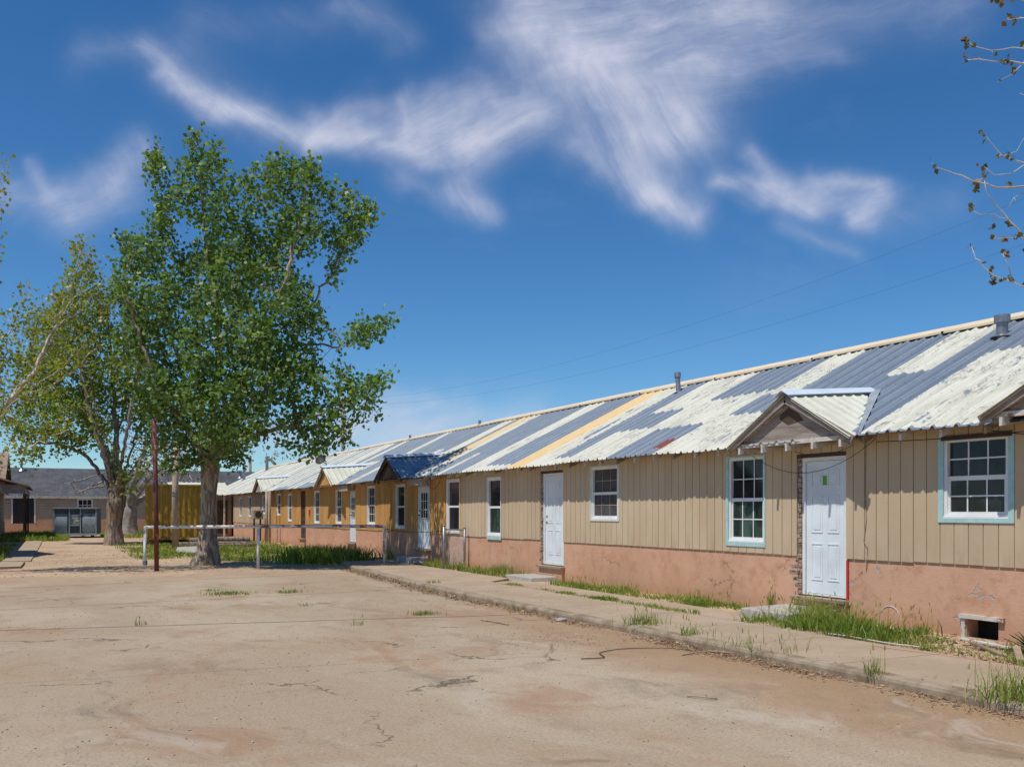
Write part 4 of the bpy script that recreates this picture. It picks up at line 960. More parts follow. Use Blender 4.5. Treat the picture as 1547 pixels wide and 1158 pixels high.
tree('broad_tree', (2.76,48.3,0), 'broad spring green tree with thick many-stemmed trunk beside the dumpster', 'tree',
  [(172,826),(172,815),(172,795),(174,770),(177,752)],
  [[(177,752),(150,715,.5),(132,690,.8),(95,672,.8),(60,668,.6),(40,672,.4)],[(177,752),(162,700,-.5),(142,640,-.8),(125,560,-.8),(112,480,-.6),(115,420,-.5)],
   [(177,752),(178,690,0),(172,600,.4),(165,510,.6),(158,450,.6)],[(177,752),(192,700,.6),(212,640,1),(232,580,1.2)],[(172,770),(195,735,-.6),(225,700,-.8),(240,680,-.8)],
   [(177,752),(165,690,1.2),(120,620,1.8),(70,570,1.8),(45,520,1.4)],[(177,752),(190,660,-1.2),(205,580,-1.2),(210,500,-.8)],[(177,752),(182,700,-.9),(150,640,-1.2),(135,560,-1.4)],[(177,752),(200,712,.2),(222,672,.3),(248,640,.6)],[(177,752),(170,690,.3),(185,620,.9),(195,540,1.0)]],
  [(100,610,48,30,0),(55,600,36,36,1),(35,640,30,24,.8),(70,550,36,38,1),(110,540,38,40,-.5),(60,500,30,34,1.2),(100,470,32,36,-.4),(125,430,26,34,-.4),(150,500,34,46,.6),
   (155,570,40,44,0),(200,550,34,48,-.8),(215,610,36,44,.6),(170,630,34,22,0),(230,660,26,24,.6),(120,655,40,18,.4),(70,655,34,16,.6),(52,690,22,14,.4),(95,680,20,12,.6),(205,480,26,34,-.6),(185,440,20,26,0),(45,560,30,30,1)],
  44.5, [.48,.38,.34,.35,.42], 'leaf2', 'bark_grey', 10.5, .155, thr=.040, spread=.22, seed=9, per_m3=26, step=.24, kill=.27, reach=2.4, tip=.0075)
tree('bare_tree', (4.8,68,0), 'bare grey low-branching tree against the back building', 'tree',
  [(194,811),(195,800),(196,785),(198,768)],
  [[(198,768),(185,742,.5),(172,715,1),(165,690,1)],[(198,768),(210,740,0),(232,715,0),(262,690,0),(290,668,0)],[(198,768),(200,735,-.6),(212,700,-.8),(222,660,-.8)],
   [(198,768),(215,752,.5),(245,738,1),(275,722,1)],[(198,768),(205,730,1),(235,690,1.6),(258,655,1.6)]],
  [(240,700,54,30,0),(200,715,30,20,0),(285,705,22,30,0),(240,690,50,34,0),(275,690,30,30,0),(215,670,34,34,0),(262,730,34,22,0),(180,690,22,30,0),(120,735,30,16,0),(155,725,18,18,0)],
  62, [.75,.5,.40,.36], 'leaf_far', 'bark_bare', .12, .15, thr=.03, seed=21, per_m3=14, step=.30, kill=.32, reach=3.0, tip=.021)
tree('pale_branched_tree', (-2.1,27.6,0), 'pale branched tree with olive young leaves leaning in from the left edge', 'tree',
  [(-75,868),(-72,800),(-66,740),(-56,690)],
  [[(-56,690),(-20,650,0),(20,600,0),(52,560,-.3),(78,500,-.3),(100,450,-.3),(118,400,-.2),(128,355,0)],[(20,600,0),(60,545,.3),(92,480,.5),(122,430,.8),(142,395,.8)],[(78,500,-.3),(118,470,0),(150,440,.3)],[(-56,690),(-10,640,-.6),(40,590,-.7),(90,555,-.8),(130,520,-.8)],
   [(-56,690),(-30,620,.6),(5,540,.8),(25,470,.8),(40,430,.8)],[(-56,690),(-25,690,-.5),(20,680,-.6),(70,665,-.6),(110,640,-.6)],[(-56,690),(-60,560,0),(-20,440,0),(-5,330,0),(0,240,0)],
   [(20,600,0),(65,590,.5),(110,560,.8),(150,520,.8)],[(-56,690),(-40,700,.4),(-5,712,.4),(18,700,.4),(30,680,.4)]],
  [(120,375,16,26,0),(135,400,20,24,.5),(100,440,28,30,-.3),(70,470,30,36,0),(120,470,34,34,.5),(85,530,38,36,0),(40,520,32,44,.6),(50,590,34,34,-.3),(15,620,24,36,0),(130,530,34,32,.7),(150,470,26,30,.7),
   (5,560,20,50,.5),(25,650,32,24,-.4),(70,640,34,18,-.5),(-30,600,40,60,0),(-60,500,50,60,0),(-10,480,26,40,0),(-40,650,40,30,0)],
  24.6, [.28,.22,.18,.165], 'leaf_yellow', 'bark_pale', 8.0, .095, thr=.024, spread=.13, seed=31, per_m3=34, step=.18, kill=.22, reach=1.7, tip=.005)
tree('far_tree', at(432,790,95), 'pale distant tree showing above the far end of the metal roof', 'tree', [(432,790),(432,750),(430,720)], [[(430,720),(415,700),(405,690)],[(430,720),(445,700),(460,690)]],
  [(412,695,20,14,0),(440,688,22,16,1),(465,692,22,12,0),(490,694,16,8,0)], 95, [.4,.35,.3], 'leaf_far', 'bark_bare', 5, .28, thr=.09, spread=.4, seed=41, per_m3=.8, step=.6, kill=.9, reach=4, tip=.02)

# right-hand tree: trunk out of frame, budding twigs reaching in
RT = empty('budding_tree', (8.95,3.0,0), 'budding bare tree whose twigs reach in from the right edge', 'tree')
def px9(x, y, Z=9.0): return tuple(at(x, y, Z))
tw = []   # polylines: (points, r0, r1)
trk = [(8.95,3.0,0),(8.9,3.05,1.5),(8.8,3.15,3.2),(8.85,3.3,5.0),(8.7,3.5,7.0)]
tw.append((trk,.16,.07))
def twig(pts, r0, r1, Z=9.0): tw.append(([p if len(p) == 3 else px9(p[0], p[1], Z) for p in pts], r0, r1))
twig([(8.85,3.2,3.0),(1760,330),(1640,285),(1547,281),(1507,284),(1470,272),(1440,262),(1411,251)], .05, .004)
twig([(1640,285),(1590,262),(1547,247),(1515,235),(1497,215),(1484,199)], .016, .003)
twig([(8.82,3.4,4.2),(1780,500),(1650,430),(1600,395),(1560,367),(1527,334),(1505,312),(1490,290),(1487,266)], .045, .004)
twig([(1527,334),(1500,326),(1480,324),(1466,315)], .006, .003); twig([(1600,395),(1570,372),(1540,358),(1500,362)], .008, .003)
twig([(1700,480),(1600,450),(1547,431),(1515,422),(1490,408),(1475,392),(1469,375)], .018, .003); twig([(1530,426),(1520,400),(1516,380)], .005, .003)
twig([(8.75,3.4,6.0),(1760,160),(1640,110),(1547,95),(1500,94),(1478,88),(1460,92)], .04, .004)
twig([(1600,104),(1560,80),(1530,72),(1500,74),(1475,68),(1458,62)], .010, .003); twig([(1547,95),(1530,110),(1510,122)], .005,.003)
twig([(8.7,3.5,6.8),(1760,-40),(1640,0),(1590,20),(1547,28),(1520,30)], .03, .004); twig([(1590,20),(1560,5),(1530,-5),(1500,2)], .008,.003)
twig([(1560,281),(1535,300),(1525,315)], .005,.003); twig([(1547,247),(1530,262),(1500,262),(1488,252)], .005,.003); twig([(1600,130),(1560,145),(1540,140)], .006,.003)
twig([(1515,235),(1535,225),(1545,210)], .004,.002); twig([(1600,395),(1560,395),(1545,378)], .006,.003)
b = MB(); rr = np.random.default_rng(2); LV = []
for pts, r0, r1 in tw:
    sp = smooth_line(pts, .12); n = len(sp)
    sp = [p+Vector(rr.normal(0,.008,3)) for p in sp]; rad = [r0+(r1-r0)*(i/(n-1))**.6 for i in range(n)]
    b.tube(sp, rad, 8 if r0 > .03 else 5)
    if r0 < .06:
        for i in range(n//3, n):
            if rr.random() < .55 and rad[i] < .014:
                d = Vector(rr.normal(0,1,3)).normalized(); L = rr.uniform(.03,.12); q = sp[i]+d*L; b.tube([sp[i], sp[i]+d*L*.5+Vector((0,0,.01)), q], [.0035,.003,.002], 4)
                LV.append(np.array(q)); 
                if rr.random() < .6: LV.append(np.array(sp[i]+d*L*.5))
        LV.append(np.array(sp[-1]))
b.build('trunk', M['bark_pale'], RT, smooth=True)
LP = np.array(LV); V, F, a = leafcloud(LP, np.zeros(len(LP)), 1, 3.2, .050, .018, 5, droop=.5); npmesh('crown', V, F, M['bud'], RT, {'rnd': np.clip(a*.9+.0,0,1)})

# ================================================================= GRASS
patch('tall_grass', rect(8.60,10.0,7.95,10.1,22,.18), 4200, .27, .017, 'thick green grass clump below the near white door and vent', z=.06, seed=1, heads=170)
patch('tall_grass', rect(8.7,9.9,5.6,7.9,16,.17), 1700, .11, .012, 'thin grass among debris below the vent opening', z=.06, seed=2)
patch('wall_grass', rect(9.42,10.1,10.9,17.6,34,.15), 4200, .15, .015, 'low grass strip along the pink wall between two white doors', z=.06, seed=3, heads=120)
patch('joint_grass', rect(8.50,8.72,10.2,17.5,22,.16), 3000, .075, .014, 'thin line of grass in the joint of the sidewalk', z=.088, seed=4)
patch('fence_weeds', rect(9.45,10.1,19.2,24.8,24,.2), 3400, .28, .016, 'leafy weeds at the foot of the chain link panel', z=.06, seed=5)
patch('lawn', rect(4.4,9.7,30.8,39,95,.30), 9500, .15, .034, 'bright weeds and grass behind the white rail', seed=6)
patch('lawn', rect(4.6,9.9,36.5,57,120,.42), 12000, .22, .04, 'patchy grass between the tall tree and the far building end', seed=7)
patch('lawn', rect(2.6,6.6,33,48,40,.4), 5000, .18, .032, 'sparse grass round the yellow container and wooden post', seed=8)
patch('lawn', rect(-2.7,1.0,56,74.5,40,.6), 7000, .35, .05, 'rough green growth beside the dumpster and path', seed=9)
patch('lawn', rect(-2.6,-1.4,30,50,16,.4), 3000, .25, .03, 'shaded grass along the left path', seed=10)
patch('lawn', rect(3,12,60,74.8,30,.7), 4000, .3, .06, 'grass along the foot of the back building', seed=12)
patch('dry_stalks', rect(9.5,10.1,18.9,23.5,9,.25), 420, .55, .008, 'tall dry stalks against the pink wall beside the fence', z=.06, seed=13, mat='straw', lean=.15)
def tuft(x, y, z, n, rad, h, w, label, seed, flat=.35, heads=0, mat='grass', name='grass_tuft'):
    r = np.random.default_rng(seed); q = r.normal(0, rad, (n,2)); Bp = np.stack([x+q[:,0], y+q[:,1]*.8, np.full(n, z)], 1)
    V, F, a = blades(Bp, np.full(n, h), np.full(n, w), flat, .5, seed)
    if heads:
        Bh = Bp[r.integers(0,n,heads)]; V2, F2, a2 = blades(Bh, np.full(heads, h*1.7), np.full(heads, .006), flat*.7, .3, seed+1)
        tips = V2.reshape(-1,6,3)[:,4]; V3, F3, a3 = blades(tips-np.array([0,0,.03]), np.full(heads, .07), np.full(heads, .014), .3, .3, seed+2)
        F2 = F2+len(V); F3 = F3+len(V)+len(V2); V = np.concatenate([V,V2,V3]); F = np.concatenate([F,F2,F3]); a = np.concatenate([a,a2*.3+.55,a3*.3+.6])
    o = npmesh(name, V, F, M[mat], attrs={'rnd': a}, loc=(x,y,z)); tag(o, label, 'grass', 'weeds growing out of the paving'); return o
def g2(x, y, z=0): 
    Z = F_*(EH-z)/(y-HY_); p = at(x, y, Z); return p.x, p.y
TF = [ # px x, px y, z, blades, radius, height, width, label, spread, heads
 (640,928,0,150,.13,.08,.010,'small round weed alone in the middle of the lot',.5,0),
 (345,897,0,260,.22,.09,.012,'wide low weed patch in the lot nearest the tall tree',.5,0),
 (318,892,0,60,.1,.07,.010,'tiny weed just left of the wide low patch',.5,0),
 (435,895,0,110,.13,.08,.012,'small weed on the lot below the middle rail post',.5,4),
 (794,921,0,150,.14,.09,.010,'weed in the gutter at the slab joint',.4,0),
 (822,922,.0,70,.12,.07,.010,'thin weed in the gutter touching the kerb',.4,0),
 (970,943,.1,110,.16,.17,.010,'seeding tuft on the sidewalk, the largest left of the near door',.45,16),
 (1045,958,.1,60,.12,.13,.009,'sprawling tuft behind the kerb below the second white framed window',.6,10),
 (1118,972,.1,26,.22,.14,.007,'sparse spreading stalks on the kerb left of the grass clump',.8,10),
 (1180,984,.1,26,.2,.15,.007,'thin spreading stalks on the kerb below the near door',.7,12),
 (1322,1017,.1,34,.05,.16,.008,'lone upright tuft in the middle of the near sidewalk',.3,4),
 (1530,1056,.1,150,.16,.26,.010,'big drooping grass tuft at the right edge of the sidewalk',.6,26),
 (1166,918,.1,30,.05,.30,.012,'tall upright weed against the pink wall left of the near door',.15,8),
 (540,947-3,0,20,.05,.10,.008,'tiny sprig in the slab joint right of centre left',.4,2),
 (212,944,0,20,.05,.10,.008,'tiny sprig on the slab joint at the left of the lot',.4,3),
 (460,915,0,30,.06,.07,.008,'little weed in the crack below the middle post',.5,0),
 (655,880,.1,50,.1,.07,.010,'small weed on the sidewalk in front of the chain link panel',.4,0),
 (700,905,.0,14,.05,.12,.008,'thin sprig beside the kerb halfway along the lot',.5,3)]
for i, (x, y, z, n, rad, hh_, w, lb, fl, hd) in enumerate(TF):
    X, Y = g2(x, y, z); tuft(X, Y, z-.005, n, rad, hh_, w, lb, 50+i, fl, hd)
# leafy bush by the end of the walk
X, Y = 7.9, 29.2
o = tuft(X, Y, -.01, 1700, .70, .55, .035, 'dark leafy bush of weeds behind the right end of the white rail', 99, .4, 0, name='weed_bush'); o['category'] = 'bush'; del o['group']
# agave at the right edge
Ag = MB(); rr = np.random.default_rng(8); Vs = []; Fs = []; As = []
cx, cy = 9.55, 6.45
for i in range(26):
    a = rr.uniform(0,2*math.pi); el = rr.uniform(.25,1.2); L = rr.uniform(.28,.46); w = .022; d = np.array([math.cos(a)*math.cos(el), math.sin(a)*math.cos(el), math.sin(el)]); s = np.array([-math.sin(a), math.cos(a), 0])*w
    p0 = np.array([cx,cy,.06]); n0 = len(Vs); 
    for t, k in ((0,.8),(.35,1.15),(.7,.8),(1,.06)):
        c = p0+d*L*t-np.array([0,0,.10*t*t]); Vs += [c-s*k, c+np.array([0,0,-.008]), c+s*k]
    for q in range(3):
        for e in range(2): Fs.append((n0+q*3+e, n0+q*3+e+1, n0+q*3+e+4, n0+q*3+e+3))
    As += [rr.uniform(0,1)]*12
o = npmesh('yucca_plant', Vs, Fs, M['agave'], attrs={'rnd': As}, loc=(cx,cy,.06)); tag(o, 'dark blue green spiky plant beside the vent opening at the right edge', 'plant')

# ================================================================= LITTER, GRAVEL, STICKS
def flakes(name, pts, size, mat, label, cat, seed, z=.006, thick=.5):
    r = np.random.default_rng(seed); n = len(pts); s = size*r.uniform(.3,1.4,n); a = r.uniform(0,6.28,n)
    t = np.stack([np.cos(a),np.sin(a),r.normal(0,.25,n)],1); u = np.stack([-np.sin(a),np.cos(a),r.normal(0,.25,n)],1)
    c = np.concatenate([pts, (z+np.abs(r.normal(0,.008,n)))[:,None]],1)
    L = s[:,None]*r.uniform(.6,1.8,(n,1)); Wd = s[:,None]*r.uniform(.15,.6,(n,1))
    V = np.stack([c-t*L*.5, c+u*Wd*.5, c+t*L*.5, c-u*Wd*.5],1).reshape(-1,3)
    o = npmesh(name, V, np.arange(4*n).reshape(n,4), M[mat], attrs={'rnd': np.repeat(r.random(n),4)}); tag(o, label, cat, kind='stuff')
def gutter(n, y0, y1, w, seed, clumps):
    r = np.random.default_rng(seed); c = r.uniform(y0,y1,clumps); yv = c[r.integers(0,clumps,n)]+r.normal(0,.35,n); kx = np.interp(yv, [q[1] for q in KX], [q[0] for q in KX])
    xv = kx-np.abs(r.normal(0,w,n))-.01; return np.stack([xv,yv],1)
flakes('leaf_litter', gutter(5200,4.2,13.8,.13,1,16), .035, 'litter', 'dry brown leaf litter lying in the near gutter', 'litter', 1)
flakes('leaf_litter', gutter(5000,14,25.3,.14,2,26), .05, 'litter', 'brown litter along the far part of the kerb', 'litter', 2)
flakes('leaf_litter', np.stack([RNG.normal(5.7,.45,500), RNG.normal(10.3,.5,500)],1), .03, 'litter', 'loose litter swept out from the kerb', 'litter', 3)
flakes('walk_litter', np.stack([6.95+np.abs(RNG.normal(0,.5,1500)), RNG.uniform(4.5,25,1500)],1), .022, 'litter', 'small dirt crumbs and leaf bits on the sidewalk', 'litter', 7, z=.10)
flakes('wall_debris', np.stack([RNG.uniform(8.6,10.1,1500), RNG.uniform(5.0,8.3,1500)],1), .06, 'litter', 'broken wood and dry litter below the vent', 'litter', 4, z=.075)
flakes('ground_litter', np.stack([RNG.uniform(-3,9,12000), RNG.uniform(25.6,42,12000)],1), .045, 'litter', 'dry leaves scattered over the dirt beyond the lot', 'litter', 5, z=.0)
def pebbles(n, fn, label, seed, smin=.003, smax=.009):
    r = np.random.default_rng(seed); P2 = fn(r, n); s = r.uniform(smin,smax,n)*r.uniform(.4,1.3,n)
    o8 = np.array([(1,0,0),(0,1,0),(-1,0,0),(0,-1,0),(0,0,.8),(0,0,-.8)]); V = (np.concatenate([P2, (s*.3)[:,None]],1)[:,None]+o8[None]*s[:,None,None]*r.uniform(.7,1.3,(n,6,1))).reshape(-1,3)
    f = np.array([(0,1,4),(1,2,4),(2,3,4),(3,0,4),(1,0,5),(2,1,5),(3,2,5),(0,3,5)]); F = (np.arange(n)[:,None,None]*6+f[None]).reshape(-1,3)
    o = npmesh('gravel', V, F, M['stone'], attrs={'rnd': np.repeat(r.random(n),6)}); tag(o, label, 'gravel', kind='stuff')
def pebfn(r, n):
    c = np.stack([r.uniform(-2,6.8,30), r.uniform(4,17,30)],1); k = r.integers(0,30,n); q = c[k]+r.normal(0,.55,(n,2)); u = np.stack([r.uniform(-3,6.8,n), r.uniform(3,22,n)],1)
    return np.where((r.random(n) < .55)[:,None], q, u)
pebbles(4200, pebfn, 'small loose gravel scattered over the concrete lot', 6)
def stick(pts, r, name, label, cat, mat='stick'):
    b = MB(); b.tube(smooth_line(pts, .05), [r*(1-.4*i/60) if i < 60 else r*.6 for i in range(len(smooth_line(pts, .05)))], 6); o = b.build(name, M[mat], smooth=True); tag(o, label, cat)
def gp(x, y, z=.012): X, Y = g2(x, y, 0); return (X, Y, z)
stick([gp(878,996),gp(912,994),gp(906,987),gp(930,982),gp(960,980),gp(1010,981,.02),gp(1055,985)], .006, 'old_hose', 'dark curled length of hose lying near the kerb', 'hose', 'darkwood')
stick([gp(1030,990),gp(1070,987,.03),gp(1120,989)], .009, 'dry_stick', 'pale dry stick lying beside the dark hose', 'stick')
stick([gp(727,937),gp(745,940,.02),gp(768,944)], .012, 'dry_stick', 'short dark stick lying on the far half of the lot', 'stick')
stick([gp(1038,1053),gp(1058,1055,.02),gp(1084,1057)], .007, 'dry_stick', 'thin pale stick in the middle of the near lot', 'stick')
stick([(8.62,8.55,.11),(8.60,8.2,.12),(8.62,7.6,.11),(8.7,7.2,.11)], .008, 'dry_stick', 'white curved stick at the sidewalk edge of the grass clump', 'stick', 'woodwhite')
stick([(8.3,7.5,.105),(8.35,7.0,.108),(8.5,6.3,.106),(8.6,5.8,.1)], .0022, 'red_string', 'thin red string lying on the sidewalk below the vent', 'string', 'redpaint')
for i, (x, y, sx, lb) in enumerate([(694,914+0,.0,''),]): pass
def rock(x, y, z, s, name, label, mat='slab', seed=0, flat=.5):
    r = random.Random(seed); b = MB(); n = 8; b.v = []
    rings = [(.55,0),(1,.3),(.9,.75),(.4,1)]
    for k, (q, zz) in enumerate(rings):
        for i in range(n): a = 2*math.pi*i/n; j = r.uniform(.8,1.15); b.v.append((x+s*q*j*math.cos(a), y+s*.7*q*j*math.sin(a), z+s*flat*zz*r.uniform(.9,1.1)))
    for k in range(3):
        for i in range(n): b.f.append((k*n+i, k*n+(i+1)%n, (k+1)*n+(i+1)%n, (k+1)*n+i)); b.m.append(0)
    b.f.append(tuple(range(3*n,4*n))); b.m.append(0); o = b.build(name, M[mat]); tag(o, label, 'rock')
X, Y = g2(970,962,0); rock(6.75,11.9,0,.10,'concrete_chunk','small pale concrete chunk in the gutter litter',seed=2)
rock(9.7,7.1,.06,.12,'concrete_chunk','grey rubble chunk under the vent opening',seed=3); rock(9.85,8.35,.07,.09,'concrete_chunk','pale stone at the wall between grass clump and vent',seed=4)
rock(9.75,25.6,.07,.22,'concrete_chunk','grey broken block beside the step of the blue white door',seed=5)
# concrete step slabs
b = MB(); b.hexa([(9.12,9.75,.05),(9.12,10.75,.05),(10.16,10.85,.05),(10.16,9.75,.05),(9.14,9.77,.20),(9.13,10.74,.20),(10.16,10.83,.21),(10.16,9.77,.21)]); o = b.build('concrete_step', M['slab'], bevel=.015); tag(o, 'pale concrete step slab in front of the near white door', 'step')
b = MB(); b.hexa([(9.45,18.0,.05),(9.45,19.3,.05),(10.16,19.3,.05),(10.16,18.0,.05),(9.46,18.02,.16),(9.46,19.3,.16),(10.16,19.28,.17),(10.16,18.02,.17)]); o = b.build('concrete_step', M['slab'], bevel=.015); tag(o, 'low concrete step in front of the six panel white door', 'step')
b = MB(); b.hexa([(9.55,25.9,.05),(9.55,27.2,.05),(10.16,27.2,.05),(10.16,25.9,.05),(9.56,25.9,.24),(9.56,27.2,.24),(10.16,27.2,.25),(10.16,25.9,.25)]); o = b.build('concrete_step', M['slab'], bevel=.015); tag(o, 'shaded concrete step in front of the glazed door under the dark gable', 'step')
# broken boards below the vent
random.seed(12)
for i, (x, y, a, L, lb) in enumerate([(9.25,6.75,.4,.8,'weathered board lying beside the spiky plant'),(9.55,7.05,-.3,.55,'short pale board nearest the vent opening'),(9.05,6.3,.9,.6,'dark broken board at the edge of the sidewalk near the right edge')]):
    b = MB(); d = Vector((math.sin(a)*L/2, math.cos(a)*L/2, .03)); c = Vector((x,y,.10+.02*i)); b.bar(c-d, c+d, .07, .018); o = b.build('broken_board', M['woodraw' if i != 1 else 'woodwhite']); tag(o, lb, 'board')

# ================================================================= YARD FURNITURE
# white pipe rail
R_ = empty('pipe_rail', (5.3,26.9,0), 'long flaking white pipe rail on three posts in front of the tall tree', 'railing')
p1, p2, p3 = Vector((2.43,28.26,0)), Vector((5.30,26.75,0)), Vector((8.63,25.51,0)); hr = 1.17
def post(p, top, nm='post', mat='whitepipe', r=.045): 
    b = MB(); b.tube([p-Vector((0,0,.1)), Vector((p.x,p.y,top))], r, 12); return b.build(nm, M[mat], R_, smooth=True)
post(p1, hr-.03); post(p2, hr-.04); post(p3, hr-.03, mat='rustpipe')
b = MB(); b.tube([Vector((p1.x,p1.y,hr-.06)), Vector((p1.x,p1.y,hr-.015)), p1+Vector((.02,-.01,hr)), p1.lerp(p2,.02)+Vector((0,0,hr)), p1.lerp(p2,.5)+Vector((0,0,hr+.01)), p2+Vector((0,0,hr+.02))], .045, 12); b.build('top_rail', M['whitepipe'], R_, smooth=True)
b = MB(); b.tube([p2+Vector((0,0,hr+.02)), p2.lerp(p3,.5)+Vector((0,0,hr+.03)), p2.lerp(p3,.99)+Vector((0,0,hr+.02)), p3+Vector((0,0,hr)), p3+Vector((0,0,hr-.07))], .045, 12); b.build('top_rail', M['rustpipe'], R_, smooth=True)['label'] = 'rusted right half of the rail'
b = MB(); b.tube([p1+Vector((0,0,.10)), p1+Vector((0,0,.22))], .065, 12); b.build('collar', M['galv'], R_)
b = MB(); b.tube([Vector((2.62,27.0,-.2)), Vector((2.60,27.02,2.0)), Vector((2.56,27.05,4.15))], .062, 14); tag(b.build('red_pole', M['redpole'], smooth=True), 'dull red steel pole standing just right of the rail end', 'pole')
W_ = empty('timber_post', (4.83,42.05,0), 'pale round wooden post in front of the yellow container', 'post')
b = MB(); b.tube([(4.83,42.05,-.1),(4.82,42.05,2.2),(4.86,42.05,4.6)], [.15,.135,.12], 14); b.build('shaft', M['post'], W_, smooth=True)
for z in (2.28,2.40):
    b = MB(); b.tube([(4.82,42.05,z),(4.82,42.05,z+.05)], .15, 14); b.build('wire_band', M['galv'], W_)
# chain link panel
Cf = empty('chain_link_panel', (9.75,22.9,.09), 'short chain link fence panel between galvanised posts at the wall', 'fence')
q0, q1 = Vector((9.40,22.9,.06)), Vector((10.02,22.95,.06))
for q, hh_ in ((q0,1.16),(q1,1.10)):
    b = MB(); b.tube([q, q+Vector((0,0,hh_))], .032, 12); b.tube([q+Vector((0,0,hh_)), q+Vector((0,0,hh_+.03)), q+Vector((0,0,hh_+.045))], [.038,.036,.01], 12); b.build('post', M['galv'], Cf, smooth=True)
b = MB(); b.tube([q0+Vector((0,0,1.08)), q1+Vector((0,0,1.06))], .018, 8); b.tube([q0+Vector((0,0,.1)), q1+Vector((0,0,.1))], .005, 6); b.build('rail', M['galv'], Cf)
b = MB(); n = 12; L = (q1-q0); cell = .055
k = -20
while k < 14:
    for sg in (1, -1):
        pts = []
        for t in (0, 1):
            x = t; z = k*cell+ (L.length*t if sg == 1 else L.length*(1-t)); pts.append((t, z))
        (t0, z0), (t1, z1) = pts
        lo, hi = .1, 1.06; ts = [0, 1]
        def zt(t): return z0+(z1-z0)*t
        c = sorted([0,1]+[max(0,min(1,(v-z0)/(z1-z0))) for v in (lo,hi)]); seg = [t for t in c if lo-1e-6 <= zt(t) <= hi+1e-6]
        if len(seg) > 1 and seg[-1]-seg[0] > .02: b.tube([q0+L*seg[0]+Vector((0,0,zt(seg[0]))), q0+L*seg[-1]+Vector((0,0,zt(seg[-1])))], .0045, 3, cap=False)
    k += 1
b.build('wire_mesh', M['galv'], Cf)
b = MB(); b.tube(droop((8.63,25.51,1.12),(9.40,22.9,1.10),.06), .010, 6); tag(b.build('slack_cable', M['cable']), 'thin dark cable strung from the white rail to the chain link panel', 'cable')
b = MB(); zc = 2.0; b.tube([(8.63,25.51,1.10),(8.65,25.52,1.13)], .05, 8)
# satellite dish by the third gable
D_ = empty('satellite_dish', (9.72,35.75,3.38), 'small dark satellite dish on the peak of the orange gable', 'dish')
b = MB(); c = Vector((9.55,35.9,3.60)); d = Vector((-.5,-.55,.55)).normalized(); u = d.cross(Vector((0,0,1))).normalized(); v_ = u.cross(d); rings = 5; n = 18
for i in range(rings):
    rr_ = .22*(i/(rings-1)); off = .09*(i/(rings-1))**2
    for k in range(n): a = 2*math.pi*k/n; b.v.append(tuple(c+u*rr_*math.cos(a)*1.0+v_*rr_*math.sin(a)*1.1+d*off))
for i in range(rings-1):
    for k in range(n): b.f.append((i*n+k, i*n+(k+1)%n, (i+1)*n+(k+1)%n, (i+1)*n+k)); b.m.append(0)
b.build('reflector', M['dumpdark'], D_, smooth=True)
b = MB(); b.tube([(9.72,35.75,3.34),(9.70,35.78,3.5),c-d*.02], .022, 8); b.build('mast', M['galv'], D_); b = MB(); b.tube([c-v_*.2, c-v_*.06+d*.24], .012, 6); b.tube([c-v_*.06+d*.22, c-v_*.05+d*.28], .03, 8); b.build('feed_arm', M['galv'], D_)
# air conditioner and posts near the far gable
A_ = empty('wall_air_conditioner', (9.7,49.2,0), 'boxy white window air conditioner standing out from the wall near the far gable', 'air conditioner')
b = MB(); b.box(9.45,9.95,48.9,49.5,1.22,1.70); b.build('housing', M['wing_wall'], A_, bevel=.02); b = MB(); b.tube([(9.7,48.88,1.46),(9.7,48.899,1.46)], .17, 16); b.build('fan_grille', M['dumpdark'], A_); b = MB(); b.box(9.5,9.58,49.2,49.28,0,1.22); b.box(9.82,9.9,49.2,49.28,0,1.22); b.build('stand', M['darkwood'], A_)
for i, (y, lb) in enumerate(((47.0,'round timber post right of the air conditioner, nearer the tall tree side'),(46.3,'round timber post second to the right of the air conditioner'))):
    b = MB(); b.tube([(9.62,y-.5,-.1),(9.62,y-.5,2.62)], .065, 12); tag(b.build('porch_pole', M['post'], smooth=True), lb, 'post')
# yellow container
Cn = empty('shipping_container', (5.4,49.9,0), 'faded yellow corrugated shipping container behind the wooden post', 'container')
Cn.rotation_euler = (0,0,0)
def cpt(u, v, z):   # u right, v away; turned a little
    a = math.radians(-7.5); cx_, cy_ = 5.37, 47.0; return Vector((cx_+u*math.cos(a)-v*math.sin(a), cy_+u*math.sin(a)+v*math.cos(a), z))
def cbox(b, u0,u1,v0,v1,z0,z1): b.hexa([cpt(u0,v0,z0),cpt(u1,v0,z0),cpt(u1,v1,z0),cpt(u0,v1,z0),cpt(u0,v0,z1),cpt(u1,v0,z1),cpt(u1,v1,z1),cpt(u0,v1,z1)])
b = MB(); hw = 1.26; zb, zt_ = .25, 2.92; nr = 9; prof = []
for i in range(nr):
    x0 = -hw+.06+i*(2*hw-.12)/nr; wd = (2*hw-.12)/nr; prof += [(x0,0),(x0+wd*.30,0),(x0+wd*.44,.045),(x0+wd*.86,.045)]
prof.append((hw-.06,0))
for (a0,d0),(a1,d1) in zip(prof, prof[1:]): b.face([cpt(a0,d0+.03,zb+.12),cpt(a1,d1+.03,zb+.12),cpt(a1,d1+.03,zt_-.08),cpt(a0,d0+.03,zt_-.08)])
cbox(b,-hw+.03,-hw+.05,.05,6,zb+.1,zt_-.05); cbox(b,hw-.05,hw-.03,.05,6,zb+.1,zt_-.05); cbox(b,-hw+.03,hw-.03,5.98,6,zb+.1,zt_-.05); cbox(b,-hw+.05,hw-.05,.08,5.97,zt_-.07,zt_-.04)
b.build('body', M['contyellow'], Cn)
b = MB()
for sg in (-1,1): cbox(b,sg*hw-.06,sg*hw+.06,0,.12,zb,zt_); cbox(b,sg*hw-.06,sg*hw+.06,5.9,6.02,zb,zt_)
